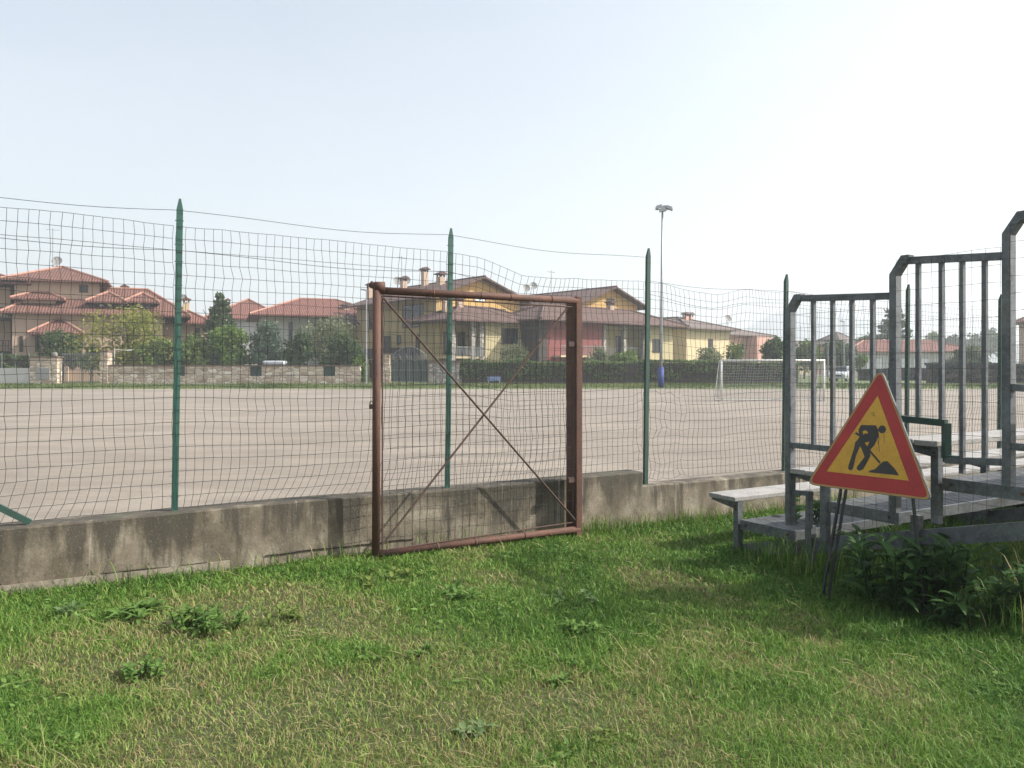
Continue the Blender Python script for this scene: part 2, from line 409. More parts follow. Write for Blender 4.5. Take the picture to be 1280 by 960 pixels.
ridge('hills', 900, [(-900, 452), (-300, 449), (200, 451), (700, 450), (1000, 441), (1100, 436), (1200, 432), (1300, 430), (1500, 434), (2100, 446)], 80)['kind'] = 'structure'

# ------------------------------------------------------------------ low concrete wall
nz0 = lambda q: float(vnoise(q+30, 3, 3.5, 3))*2-1
M['crack'] = mat('crack_shadow', (.03, .025, .02), (.05, .04, .03), 9, .95)
wall = thing('concrete_wall', FP(3, 0, 0), 'low stained grey concrete wall stepping down under the mesh fence', 'wall')
m = MB()
def wedge(s0, s1, z, t0=-.13, t1=.13, zb=-.3):
    nseg = max(2, int((s1-s0)/.25))
    for i in range(nseg):
        a_, b_ = s0+(s1-s0)*i/nseg, s0+(s1-s0)*(i+1)/nseg
        za, zb2 = z+.008*math.sin(a_*1.7), z+.008*math.sin(b_*1.7)
        q = [FP(a_, t1, zb), FP(b_, t1, zb), FP(b_, t1, zb2-.012), FP(b_, t1-.012, zb2), FP(b_, t0, zb2), FP(a_, t0, za), FP(a_, t1-.012, za), FP(a_, t1, za-.012)]
        m.poly([q[0], q[1], q[2], q[7]]); m.poly([q[7], q[2], q[3], q[6]]); m.poly([q[6], q[3], q[4], q[5]])
        m.poly([q[5], q[4], FP(b_, t0, zb), FP(a_, t0, zb)])
S_STEP = 4.88
wedge(-14, S_STEP, .525); m.poly([FP(S_STEP, .13, -.3), FP(S_STEP, -.13, -.3), FP(S_STEP, -.13, .52), FP(S_STEP, .118, .52), FP(S_STEP, .13, .51)])
m.build('upper_section', M['concrete'], wall)
m = MB(); wedge(S_STEP, 34, .365); m.build('lower_section', M['concrete'], wall)
m = MB()
for i in range(36):
    a_, b_ = -14+i*.4, -13.99+(i+1)*.4
    z = .09
    if b_ > 0.9: z -= .05*(b_-.9)
    z += gz1(*FP(a_+.2, .15)[:2])*.5
    if b_ > 3.2: break
    m.obox(FP(a_, .131, -.3), FD*(b_-a_), FN*.014, V((0, 0, z+.3)))
m.build('footing', M['footing'], wall)

m = MB()
for a_, b_ in ((-9, -1.2), (-.55, .25), (.7, 2.1)):
    pts = []
    for i in range(int((b_-a_)/.06)+1):
        q = a_+i*.06; p = FP(q, .145); pts.append(FP(q, .1395, max(.085, .095+gz1(*FP(q, .35)[:2])*.5)+.016*nz0(q)))
    m = MB(); m.tube(pts, [.0035+.003*abs(math.sin(i*1.7)) for i in range(len(pts))], 4); m.build('crack', M['crack'], wall)

# ------------------------------------------------------------------ green mesh fence
fence = thing('mesh_fence', FP(0, 0, .5), 'tall sagging green wire mesh fence on green steel posts above the concrete wall', 'fence')
ptop = {-1: 3.1, 0: 3.10, 1: 3.08, 2: 3.07, 3: 2.92, 4: 2.93, 5: 2.90, 6: 2.9, 7: 2.9, 8: 2.9, -2: 3.1, -3: 3.1}
for n in range(-3, 9):
    zb = .5 if n < 2 else .34
    b = FP(n*BAY-(.13 if n == 3 else 0), 0 if n != 2 else .04, zb); zt = ptop[n]; ln = .042*(zt-zb)/2.5
    m = MB(); wd = .0255
    def sect(z, k=1.0):
        f = (z-zb)/2.5; c = b+FD*(f*.04)+V((0, 0, z-zb))
        return [c+FD*x+FN*y for x, y in ((-wd*k, .012), (wd*k, .012), (wd*k, .002), (.006*k, .002), (.006*k, -.045*k), (-.006*k, -.045*k), (-.006*k, .002), (-wd*k, .002))]
    rings = [sect(zb), sect(zt-.09), sect(zt, .3)]
    bi = len(m.v)
    for r_ in rings: m.v += r_
    for i in range(2):
        for k in range(8): m.f.append([bi+i*8+k, bi+i*8+(k+1) % 8, bi+(i+1)*8+(k+1) % 8, bi+(i+1)*8+k])
    m.f.append([bi+16+k for k in range(8)])
    for k in range(14):                                  # wire ties round the post
        z = zb+.12+k*(zt-zb-.3)/13+random.uniform(-.03, .03); c = b+FD*((z-zb)/2.5*.04)
        m.obox(c-FD*.0325+FN*-.02+V((0, 0, z-c.z-.0015)), FD*.065, FN*.034, V((0, 0, .003)))
    m.build('post', M['green'] if n <= 1 else M['greendark'], fence)  # left posts lighter: sunlight on them is put into the green
m = MB(); q0 = W(-60, 577, FP(-1.9, 0).y); 
m.bar(FP(-2.45, .02, 1.5), FP(-1.02, .02, .53), .045, .045); m.build('brace', M['greendark'], fence)

nz = lambda a, b, s: float(vnoise(a, b, s, 2))-.5
def topz(n):    # upper edge of the net along the fence, n in bays
    pts = [(-4, 2.9), (-.5, 2.90), (0, 2.87), (1, 2.84), (1.13, 2.8), (1.3, 2.65), (1.5, 2.66), (2, 2.69), (2.12, 2.67), (2.3, 2.62), (2.45, 2.6), (2.6, 2.67), (3, 2.69), (4, 2.64), (5, 2.62), (9, 2.6)]
    for i in range(len(pts)-1):
        if pts[i][0] <= n <= pts[i+1][0]:
            f = (n-pts[i][0])/(pts[i+1][0]-pts[i][0]); return pts[i][1]+(pts[i+1][1]-pts[i][1])*f
    return 2.6
def netpt(s, h, z0):
    n = s/BAY; zt = topz(n); z = z0+(zt-z0)*h
    edge = math.sin(math.pi*(n-math.floor(n)))
    k = max(0, 1-h/.2)
    ds = -.045*edge*k*k*math.sin(1+n*1.3)*2 - .08*edge*k*k + .035*nz(s*1.3+50, h*3, 1.6)*edge + .03*nz(s+10, h*9+7, 4)
    dt = .05*edge*nz(s+3, h*4+2, 1.1)+.03*edge*math.sin(h*9+n*5)+.04*k*k*edge
    dz = -.025*edge*math.sin(math.pi*min(h*1.3, 1))+.03*nz(s*.9+20, h*3+9, 1.5)*edge+.012*nz(s+5, h*8, 5)
    if 4.85 < s < 5.6 and h < .45: ds += .09*nz(s*2, h*6, 2.5); dz += .1*nz(s*3+1, h*7+3, 2.5)      # torn, buckled patch by the third post
    if 2.6 < s < 5.0 and h > .82: ds += .10*(h-.82)/.18*edge*math.sin(s*2.3); dt += .06*(h-.82)/.18*edge
    if 5.2 < s < 7.3 and h > .7: ds += .12*(h-.7)/.3*edge*math.sin(s*3.1); dz += .03*math.sin(s*5)*(h-.7)
    return FP(s+ds, .02+dt, z+dz)
def wiremesh(m, fn, s0, s1, ds, nh, rad, step=2):
    ns_ = int(round((s1-s0)/ds))
    for i in range(ns_+1):
        s = s0+(s1-s0)*i/ns_; m.tube([fn(s, j/nh) for j in range(nh+1)], rad, 3, False)
    for j in range(nh+1):
        m.tube([fn(s0+(s1-s0)*i/ns_, j/nh) for i in range(ns_+1)], rad*1.05, 3, False)
for n in range(-3, 8):
    z0 = .55 if n < 2 else .42
    m = MB(); wiremesh(m, lambda s, h: netpt(s, h, z0), n*BAY+.012, (n+1)*BAY-.012, .0735, 23, .0021)
    m.build('mesh_panel', M['wire'], fence)
def wirez(s, kind):
    n = s/BAY; e = math.sin(math.pi*(n-math.floor(n)))
    if kind == 0: z = 3.0 if n <= 1 else (3.0-.04*(n-1) if n <= 2 else 2.70)
    else: z = topz(n)-.2-.03*max(0, n-1) if n < 2 else topz(n)-.14
    return z-.035*e+.01*math.sin(s*3)
for kind in (0, 1):
    m = MB()
    for n in range(-3, 8):
        m.tube([FP(n*BAY+BAY*i/14, .025, wirez(min(max(n*BAY+BAY*i/14, n*BAY+.001), (n+1)*BAY-.001), kind)) for i in range(15)], .0022, 4, False)
    m.build('tension_wire', M['wire'], fence)

# ------------------------------------------------------------------ rusty gate
GT = .33            # gate plane: distance in front of the fence line
def GP(px, py, t=GT):
    u = (px-640)/1000; v = (460-py)/1000
    o = F0+FN*t; k = (u*o.y-o.x)/(FD.x-u*FD.y); p = o+FD*k
    return V((p.x, p.y, EYE+v*p.y))
g = thing('gate', GP(730, 690), 'rusty brown pipe gate with crossed brace rods hanging on a square post', 'gate')
tl, bl, tr, br = GP(471, 363), GP(470, 693), GP(722, 376), GP(724, 661)
m = MB(); m.tube([V((bl.x, bl.y, bl.z-.02)), V((tl.x, tl.y, tl.z+.045))], .037, 12); m.build('stile', M['rust'], g, True)
m = MB(); m.tube([tl+V((-.02, 0, .03)), tl+V((.07, .02, .03))], .05, 10).tube([tl+V((-.06, 0, .06)), tl+V((.03, 0, .01))], .03, 8); m.build('corner_cap', M['rust'], g, True)
m = MB(); m.tube([tl+FD*.03, tr], .034, 12)
for f in (.25, .48, .63, .85): q = tl.lerp(tr, f); m.tube([q-FD*.006, q+FD*.006], .0375, 12)
m.build('top_rail', M['rust'], g, True)
m = MB(); m.tube([bl+FD*.03, br], .034, 12)
for f in (.27, .45, .7): q = bl.lerp(br, f); m.tube([q-FD*.01, q+FD*.01], .0375, 12)
m.build('bottom_rail', M['rust'], g, True)
P = [GP(720, 374), GP(728, 374)]
pt = GP(724, 371); pb = GP(724, 676)
m = MB(); m.obox(V((pt.x, pt.y, pb.z-.25))-FD*.055-FN*.16, FD*.075, FN*.19, V((0, 0, pt.z-pb.z+.25))); post = m.build('post', M['rust'], g, bevel=.006)
for py in (430, 600): h_ = GP(712, py); m = MB(); m.bar(h_-FD*.02, h_+FD*.08, .03, .05); m.build('hinge', M['rustdark'], g)
ia, ib, ic, idd = GP(478, 370), GP(478, 688), GP(716, 384), GP(716, 653)
m = MB()
for a_, b_ in ((ia, ib), (ia, ic), (ib, idd), (ic, idd)): m.tube([a_, b_], .0075, 6)
m.build('inner_frame', M['rustdark'], g)
for a_, b_, o_ in ((GP(479, 373), GP(720, 652), .012), (GP(479, 681), GP(712, 382), -.012)):
    m = MB(); m.tube([a_+FN*o_, b_+FN*o_], .0105, 8); m.build('brace_rod', M['rustdark'], g)
m = MB()
def gatept(s, h):
    p = ib.lerp(idd, s); q = ia.lerp(ic, s); r_ = p.lerp(q, h)
    return r_+FD*(.03*nz(s*4, h*6, 2)+.012*nz(s*12, h*12, 3))+V((0, 0, .02*nz(s*5+4, h*5, 2)))+FN*.02*nz(s*4, h*3, 2)-FN*.01
wiremesh(m, gatept, 0, 1, 1/28, 20, .0019); m.build('mesh_panel', M['wire'], g)
pk = GP(464, 507); m = MB(); m.box(pk.x-.017, pk.x+.017, pk.y-.012, pk.y+.012, pk.z-.03, pk.z+.012)
m.tube([pk+V((-.012, 0, .01)), pk+V((-.012, 0, .03)), pk+V((0, 0, .042)), pk+V((.012, 0, .03)), pk+V((.03, 0, .03))], .004, 6); m.build('padlock', M['rustdark'], g)

# ------------------------------------------------------------------ bleachers: s up the tiers (towards camera), r along the rows
B0 = V((2.21, 7.77, 0)); BA = FN.copy(); BR = FD.copy(); BL = 7.5
def BQ(s, r, z): return B0+BA*s+BR*r+V((0, 0, z))
def BPS(px):
    u = (px-640)/1000; return (u*B0.y-B0.x)/(BA.x-u*BA.y)
def BP(px, py, r=0):
    s = BPS(px); p = B0+BA*s; return V((p.x, p.y, EYE+(460-py)/1000*p.y))+BR*r
bl_ = thing('bleacher', BQ(0, 0, -.1), 'grey galvanised steel bleacher with stepped barred side railing', 'bleacher')
def sbox(m, s0, s1, r0, r1, z0, z1): return m.obox(BQ(s0, r0, z0), BA*(s1-s0), BR*(r1-r0), V((0, 0, z1-z0)))
for k in range(4):
    zs = .45+.35*k
    m = MB()
    sbox(m, k-.35, k-.18, -.06, BL, zs-.045, zs); sbox(m, k-.17, k, -.065, BL, zs-.045, zs-.002)
    m.build('seat', M['alu'], bl_, bevel=.006)
    zf = .23+.32*k
    if k < 3:
        m = MB(); 
        for j in range(14): sbox(m, k+.05+j*.044, k+.05+j*.044+.03, .0, BL, zf-.03, zf-.002)
        for j in range(int(BL/.25)+1): sbox(m, k+.05, k+.66, j*.25, j*.25+.02, zf-.028, zf-.006)
        sbox(m, k+.03, k+.05, 0, BL, zf-.08, zf+.002); sbox(m, k+.66, k+.68, 0, BL, zf-.08, zf+.002)
        sbox(m, k+.03, k+.68, -.02, 0, zf-.09, zf+.004)
        m.build('footboard', M['galv'], bl_)
    for r in (0, 2.5, 5.0, 7.4):
        m = MB(); zb = -.15 if k == 0 else zf-.35
        sbox(m, k-.06, k+.0, r-.02, r+.045, zb, zs-.046)
        m.prism([BQ(k-.37, r, zs-.046), BQ(k+.0, r, zs-.046), BQ(k+.0, r, zs-.13), BQ(k-.05, r, zs-.13), BQ(k-.37, r, zs-.075)], BR*.03)
        m.build('seat_bracket', M['galv'], bl_)
for r in (0, 2.5, 5.0, 7.4):
    m = MB()
    a_, b_ = BQ(-.02, r+.05, -.02), BQ(2.95, r+.05, .72)
    m.prism([a_, b_, b_+V((0, 0, -.13)), a_+V((0, 0, -.13))], BR*.05)
    sbox(m, .35, .95, r+.06, r+.12, -.14, -.08); sbox(m, .75, .82, r+.02, r+.08, -.15, .30); sbox(m, 1.75, 1.82, r+.02, r+.08, -.15, .55); sbox(m, 2.85, 2.92, r+.02, r+.08, -.15, .90)
    a_, b_ = BQ(.0, r+.03, .14), BQ(2.9, r+.03, 1.0)
    m.build('stringer', M['galv'], bl_)
for s_, r_, z_ in [(k-.03, -.022, z) for k in range(3) for z in (.33+.35*k, .36+.35*k)]+[(k+q, -.022, .19+.32*k) for k in range(3) for q in (.1, .6)]:
    m = MB(); c = BQ(s_, r_, z_); m.tube([c, c-BR*.012], .012, 6); m.build('bolt', M['rustdark'], bl_)
# railing on the visible end
def post(px, ytop, ybot, cham=True):
    t = BP(px, ytop); b_ = BP(px, ybot)
    m = MB(); c = V((t.x, t.y, b_.z)); h = t.z-b_.z
    m.prism([c-BR*.035+BA*a_+V((0, 0, z)) for a_, z in ((-.03, 0), (.03, 0), (.03, h-.155), (.095, h-.062), (.135, h-.062), (.135, h), (.07, h), (-.03, h-.14))], BR*.07)
    m.build('rail_post', M['galv'], bl_)
    return t
post(988, 369, 656); post(1119, 321, 640); post(1261, 267, 608)
def rail(pa, pb, w_=.055, h_=.05, name='rail', mt='galv'):
    m = MB(); m.bar(BP(*pa), BP(*pb), w_, h_); return m.build(name, M[mt], bl_)
rail((1001, 373), (1116, 370), .055, .055); rail((1131, 326), (1257, 320), .055, .055); rail((1274, 272), (1345, 268), .055, .055)
rail((990, 556), (1118, 569)); rail((1183, 575), (1262, 578)); rail((1264, 484), (1345, 489)); rail((1264, 558), (1345, 564))
rail((1124, 523), (1183, 529), .05, .05, 'green_rail', 'greendark'); rail((1183, 529), (1183, 573), .05, .05, 'green_rail', 'greendark')
rail((1181, 573), (1202, 575), .054, .054, 'green_rail', 'greendark')
rail((990, 615), (1012, 617), .04, .04); rail((1012, 614), (1011, 660), .05, .05); rail((1033, 605), (1033, 650), .045, .045)
for px, y0, y1 in ((1017, 373, 556), (1041, 372, 558), (1065, 371, 562), (1091, 370, 566), (1148, 326, 523), (1177, 325, 528), (1203, 323, 592), (1231, 321, 577), (1296, 273, 487), (1326, 272, 487)):
    m = MB(); a_, b_ = BP(px, y0), BP(px, y1); a_ = V((b_.x, b_.y, a_.z)); m.bar(a_, b_, .03, .035, BR); m.build('baluster', M['galv'], bl_)
s_a, s_b, s_c = BPS(988), BPS(1119), BPS(1261)
def railnet(s0, s1, z0, z1, seed):
    m = MB(); fn = lambda s, h: BQ(s+.02*nz(s*3+seed, h*4, 2), -.045+.02*nz(s*2, h*4+seed, 2), z0+(z1-z0)*h+.012*nz(s*4, h*6+seed, 2))
    wiremesh(m, fn, s0, s1, .105, int((z1-z0)/.115), .0016); return m.build('rail_mesh', M['wire'], bl_)
railnet(s_a+.03, s_b-.03, .35, 2.3, 1); railnet(s_b+.03, s_c-.03, .6, 2.55, 5); railnet(s_c+.03, s_c+.5, .9, 2.7, 9)

# ------------------------------------------------------------------ road works sign
SLc, SRc, STc = W(1012, 605, 6.42), W(1162, 622, 5.70), W(1099, 463, 6.05)
sn = (SRc-SLc).cross(STc-SLc).normalized()
if sn.y > 0: sn = -sn
def SG(cx, cy, off=0):       # enlarged-crop pixel of the sign face -> point on the sign plane
    d = V(((1000+cx/5.05-640)/1000, 1, (460-(450+cy/5.05))/1000)); o_ = V((0, 0, EYE))
    return o_+d*((SLc-o_).dot(sn)/d.dot(sn))+sn*off
sg = thing('roadworks_sign', V((2.7, 6.1, -.1)), 'red and yellow triangular road works sign with black digging figure by the bleacher', 'sign')
def rounded(c3, k):
    out = []
    for i in range(3):
        p = V(c3[i]+(0,)); a_ = V(c3[i-1]+(0,)); b_ = V(c3[(i+1) % 3]+(0,))
        u0 = p+(a_-p).normalized()*k; u1 = p+(b_-p).normalized()*k
        for j in range(7):
            t = j/6; q = u0*(1-t)**2+p*2*t*(1-t)+u1*t*t; out.append((q.x, q.y))
    return out
plate = [SG(x, y, -.002) for x, y in rounded([(508, 48), (36, 785), (836, 892)], 62)]
m = MB(); m.prism(plate, -sn*.022); pl = m.build('plate', M['galv'], sg)
def face(name, pts, off, mt, par=pl):
    m = MB(); m.prism([SG(x, y, off) for x, y in pts], sn*.0012); return m.build(name, M[mt], par)
face('rim', rounded([(508, 54), (42, 783), (831, 887)], 58), -.001, 'signrim')
face('red_border', rounded([(508, 70), (60, 775), (814, 872)], 48), .001, 'signred')
face('yellow_field', [(492, 225), (170, 703), (688, 762)], .003, 'signyellow')
fig = MB()
def fpoly(pts, off=.005): fig.prism([SG(x, y, off) for x, y in pts], sn*.001)
fpoly([(390, 410), (480, 412), (497, 440), (500, 480), (470, 540), (440, 572), (420, 575), (395, 560), (378, 545), (352, 520), (375, 490), (380, 485), (350, 466), (355, 455), (375, 465), (372, 440), (385, 415)])
fpoly([(352, 515), (385, 530), (375, 560), (355, 605), (336, 688), (321, 697), (306, 686), (309, 665), (343, 560)], .0052)
fpoly([(385, 545), (400, 530), (445, 580), (446, 605), (438, 622), (400, 690), (376, 700), (360, 688), (364, 671), (410, 612)], .0054)
fpoly([(434, 572), (443, 565), (512, 645), (503, 654)], .0056)
fpoly([(430, 708), (450, 695), (475, 690), (510, 655), (530, 640), (555, 638), (570, 655), (595, 680), (610, 700), (627, 728)], .0058)
fpoly([(521+24*math.cos(t*math.pi/8), 438+25*math.sin(t*math.pi/8)) for t in range(16)], .0052)
for a_, b_ in (((447, 338), (470, 333)), ((470, 333), (462, 345)), ((455, 352), (478, 348)), ((495, 510), (505, 580)), ((530, 470), (535, 520)), ((500, 480), (498, 540))):
    d = V((b_[0]-a_[0], b_[1]-a_[1])).normalized(); n_ = V((-d.y, d.x))*1.0
    fpoly([(a_[0]-n_.x, a_[1]-n_.y), (a_[0]+n_.x, a_[1]+n_.y), (b_[0]+n_.x, b_[1]+n_.y), (b_[0]-n_.x, b_[1]-n_.y)], .0045)
fig.build('digging_figure', M['signblack'], pl)
for pts in ([(398, 452), (412, 443), (430, 452), (432, 466), (415, 462), (404, 473)], [(412, 522), (442, 515), (428, 546)]):
    m = MB(); m.prism([SG(x, y, .0075) for x, y in pts], sn*.0006); m.build('figure_gap', M['signyellow'], pl)
for (x0, y0, x1, y1) in ((245, 820, 135, 1345), (278, 824, 172, 1340), (700, 860, 790, 1330)):
    a_ = SG(x0, y0, -.03); gx = SG(x1, y1, .0)
    b_ = W(1000+x1/5.05, 450+y1/5.05, a_.y-.05); b_.z = gz1(b_.x, b_.y)-.02
    m = MB(); m.bar(SG(x0+(60 if x0 < 400 else -110), y0-260, -.03), a_, .02, .02); m.bar(a_, b_, .018, .018); m.build('leg', M['black'], sg)
m = MB(); m.bar(SG(255, 700, -.032), SG(700, 760, -.032), .03, .02); m.build('crossbar', M['black'], sg)

# ------------------------------------------------------------------ houses beyond the pitch
class House:
    def __init__(s, name, px, Y, yaw, label, cat='house', group=None, base=.35):
        s.th = R(yaw); s.ex = V((math.cos(s.th), math.sin(s.th), 0)); s.ey = V((-math.sin(s.th), math.cos(s.th), 0))
        s.o = V(((px-640)/1000*Y, Y, base)); s.e = thing(name, s.o, label, cat, group); s.base = base
    def P(s, x, y, z): return V((s.o.x, s.o.y, 0))+s.ex*x+s.ey*y+V((0, 0, z))
    def at(s, px, py, y=0):      # photo pixel -> (local x, world z) on the facade plane at local depth y
        u = (px-640)/1000; o = V((s.o.x, s.o.y, 0))+s.ey*y
        t = (u*o.y-o.x)/(s.ex.x-u*s.ex.y); d = o.y+t*s.ex.y
        return t, EYE+(460-py)/1000*d
    def box(s, m, x0, x1, y0, y1, z0, z1): return m.obox(s.P(x0, y0, z0), s.ex*(x1-x0), s.ey*(y1-y0), V((0, 0, z1-z0)))
    def part(s, name, mt, *a, par=None):
        m = MB(); s.box(m, *a); return m.build(name, M[mt], par or s.e)
    def hip(s, x0, x1, y0, y1, ze, zr, oh, mt, name='roof', off=.5):
        x0 -= oh; x1 += oh; y0 -= oh; y1 += oh; m = MB()
        lx, ly = x1-x0, y1-y0; t = .16
        if lx >= ly: a_, b_ = (x0+ly*off, (y0+y1)/2), (x1-ly*off, (y0+y1)/2)
        else: a_, b_ = ((x0+x1)/2, y0+lx*off), ((x0+x1)/2, y1-lx*off)
        A, B, C, D = (x0, y0), (x1, y0), (x1, y1), (x0, y1)
        p = lambda q, z: s.P(q[0], q[1], z)
        if lx >= ly: F = [(A, B, b_, a_), (B, C, b_), (C, D, a_, b_), (D, A, a_)]
        else: F = [(A, B, a_), (B, C, b_, a_), (C, D, b_), (D, A, a_, b_)]
        for f in F: m.poly([p(q, zr if q in (a_, b_) else ze) for q in f])
        for q, r_ in ((A, B), (B, C), (C, D), (D, A)): m.poly([p(q, ze-t), p(r_, ze-t), p(r_, ze), p(q, ze)])
        m.poly([p(q, ze-t) for q in (D, C, B, A)])
        o = m.build(name, M[mt], s.e)
        m = MB()
        for q, e in ((A, a_), (B, b_ if lx >= ly else a_), (C, b_), (D, a_ if lx >= ly else b_)): m.tube([p(q, ze+.03), p(e, zr+.03)], .13, 6)
        m.tube([p(a_, zr+.03), p(b_, zr+.03)], .13, 6)
        m.build('ridge_tiles', M['ridge'] if mt in ('tile', 'tile2') else M[mt], o)
        return o
    def gable(s, x0, x1, y0, y1, ze, zr, oh, mt, t=.2, ohy=1.0):       # ridge runs along local y
        xm = (x0+x1)/2; sl_ = (zr-ze)/(xm-x0); xa, xb = x0-oh, x1+oh; za = ze-sl_*oh; m = MB()
        for (xe, sgn) in ((xa, 1), (xb, -1)):
            m.prism([s.P(xe, y0-ohy, za), s.P(xm, y0-ohy, zr), s.P(xm, y0-ohy, zr+t), s.P(xe, y0-ohy, za+t)], s.ey*(y1-y0+ohy+.6))
        o = m.build('roof', M[mt], s.e)
        m = MB(); m.tube([s.P(xm, y0-ohy, zr+t), s.P(xm, y1+.6, zr+t)], .12, 6); m.build('ridge_tiles', M[mt], o)
        return o
    def gwall(s, x0, x1, y0, y1, zb, ze, zr, mt, name='wall'):
        m = MB(); xm = (x0+x1)/2
        m.prism([s.P(x0, y0, zb), s.P(x1, y0, zb), s.P(x1, y0, ze), s.P(xm, y0, zr), s.P(x0, y0, ze)], s.ey*(y1-y0)); return m.build(name, M[mt], s.e)
    def window(s, x0, x1, z0, z1, y=0, frame='frame', pane='glass', side=False, xs=0, name='window'):
        """frame proud of the wall with a glass pane; side=True puts it on the left wall (local x = xs, x range read along y)"""
        f = MB(); p = MB(); b = .09
        def bx(m, a0, a1, c0, c1, d0, d1):
            if side: s.box(m, xs-d1, xs-d0, a0, a1, c0, c1)
            else: s.box(m, a0, a1, y-d1, y-d0, c0, c1)
        bx(f, x0, x0+b, z0, z1, -.05, .07); bx(f, x1-b, x1, z0, z1, -.05, .07); bx(f, x0+b, x1-b, z1-b, z1, -.05, .07); bx(f, x0+b, x1-b, z0, z0+b, -.05, .07)
        if x1-x0 > .9: xm = (x0+x1)/2; bx(f, xm-.04, xm+.04, z0+b, z1-b, -.05, .06)
        o = f.build(name, M[frame], s.e)
        bx(p, x0+b*.5, x1-b*.5, z0+b*.5, z1-b*.5, -.06, .03); p.build('pane', M[pane], o); return o
    def wpx(s, px0, px1, py0, py1, y=0, **k):
        a_, z1 = s.at(px0, py0, y); b_, z0 = s.at(px1, py1, y); return s.window(a_, b_, z0, z1, y, **k)
    def chimney(s, x, y, z0, z1, w_=.5, mt='beige', capmt='tile'):
        m = MB(); s.box(m, x-w_/2, x+w_/2, y-w_/2, y+w_/2, z0, z1-.45); o = m.build('chimney', M[mt], s.e)
        m = MB()
        for dx in (-1, 1):
            for dy in (-1, 1): s.box(m, x+dx*w_*.38-.07, x+dx*w_*.38+.07, y+dy*w_*.38-.07, y+dy*w_*.38+.07, z1-.45, z1-.2)
        s.box(m, x-w_*.8, x+w_*.8, y-w_*.8, y+w_*.8, z1-.2, z1-.1); m.prism([s.P(x-w_*.75, y-w_*.75, z1-.1), s.P(x+w_*.75, y-w_*.75, z1-.1), s.P(x, y-w_*.75, z1+.12)], s.ey*w_*1.5)
        m.build('chimney_cap', M[capmt], o); return o
    def chpx(s, px, py, y, w_=.5, mt='beige', capmt='tile'):
        x, z = s.at(px, py, y); s.chimney(x, y, z-2.6, z, w_, mt, capmt)
    def dish(s, px, py, y, r=.5):
        x, z = s.at(px, py, y); c = s.P(x, y, z); d = V((.25, -.9, .35)).normalized(); a_ = d.cross(V((0, 0, 1))).normalized(); b_ = a_.cross(d)
        m = MB(); bi = len(m.v)
        m.v.append(c-d*.12)
        for j in range(1, 4):
            for k in range(14): th = 2*math.pi*k/14; m.v.append(c+(a_*math.cos(th)+b_*math.sin(th))*r*j/3-d*.12*(1-(j/3)**2))
        for k in range(14):
            k2 = (k+1) % 14; m.f.append([bi, bi+1+k, bi+1+k2])
            for j in range(2): m.f.append([bi+1+j*14+k, bi+15+j*14+k, bi+15+j*14+k2, bi+1+j*14+k2])
        m.tube([c-d*.12, c-V((0, 0, r+.8))], .05, 6); m.tube([c-V((0, 0, r*.7)), c+d*.5], .025, 5); m.box(c.x+d.x*.5-.07, c.x+d.x*.5+.07, c.y+d.y*.5-.07, c.y+d.y*.5+.07, c.z+d.z*.5-.07, c.z+d.z*.5+.07)
        m.build('satellite_dish', M['greyframe'], s.e)
    def aerial(s, px, py0, py1, y):
        x, z1 = s.at(px, py0, y); _, z0 = s.at(px, py1, y); m = MB()
        m.tube([s.P(x, y, z0-.8), s.P(x, y, z1)], .035, 5); m.tube([s.P(x-.6, y, z1-.2), s.P(x+.6, y, z1-.2)], .02, 4)
        for k in range(4): m.tube([s.P(x-.5+k*.33, y-.25, z1-.2), s.P(x-.5+k*.33, y+.25, z1-.2)], .012, 4)
        m.build('aerial', M['greyframe'], s.e)
    def balcony(s, px0, px1, py, y, d=1.3, mt='cream', bars='iron'):
        x0, z = s.at(px0, py, y); x1, _ = s.at(px1, py, y)
        m = MB(); s.box(m, x0, x1, y-d, y, z-.18, z); o = m.build('balcony', M[mt], s.e)
        m = MB(); n = max(3, int((x1-x0)/.16))
        for i in range(n+1): xx = x0+.05+(x1-x0-.1)*i/n; s.box(m, xx-.012, xx+.012, y-d+.04, y-d+.064, z, z+.95)
        s.box(m, x0, x1, y-d+.03, y-d+.08, z+.95, z+1.0)
        m.build('railing', M[bars], o); return o

# --- left house with stacked hipped roofs
h = House('house', 18, 76, 22, 'beige house with stacked hipped terracotta roofs and two dormers behind the yellow green tree')
x20, zE = h.at(20, 350); x128, _ = h.at(128, 352, 2); _, zL = h.at(40, 392)
h.part('wall', 'beige', 0, x128-.2, 0, 10, 6.0, zE); _, zr = h.at(62, 335, 5); h.hip(0, x128-.2, 0, 10, zE+.05, zr, 1.0, 'tile')
xw, _ = h.at(203, 392, -1.6); h.part('wall', 'beige', .1, xw, -1.6, 9.9, .35, zL-.1)
_, zr2 = h.at(150, 360, 6); h.hip(.3, xw+1.6, -1.6, 6.2, zL, h.at(150, 361, 2.4)[1], 1.0, 'tile', off=.42)
xb, zb_ = h.at(75, 374, -1.2); h.part('wall', 'beige', .9, xb-.4, -1.0, 1, 6.3, zb_); _, zt_ = h.at(45, 365, 0); h.hip(.4, xb, -1.2, 1.2, zb_, zt_, .5, 'tile')
for a_, b_, wins in ((118, 150, ((123, 131), (134, 141), (144, 149))), (166, 189, ((172, 179), (181, 187)))):   # dormers
    xa, za = h.at(a_, 388, -1.3); xb, zb_ = h.at(b_, 378, -1.3)
    h.part('dormer', 'frame', xa, xb, -1.2, 4, za-.2, zb_); h.hip(xa, xb, -1.3, 4.5, zb_+.02, h.at(0, 366, 1)[1]+.3, .75, 'tile', 'dormer_roof')
    for i, (w0, w1) in enumerate(wins): h.wpx(w0, w1, 379.5, 387, y=-1.2, pane='blind' if i < len(wins)-1 or len(wins) < 3 and i == 0 else 'glass')
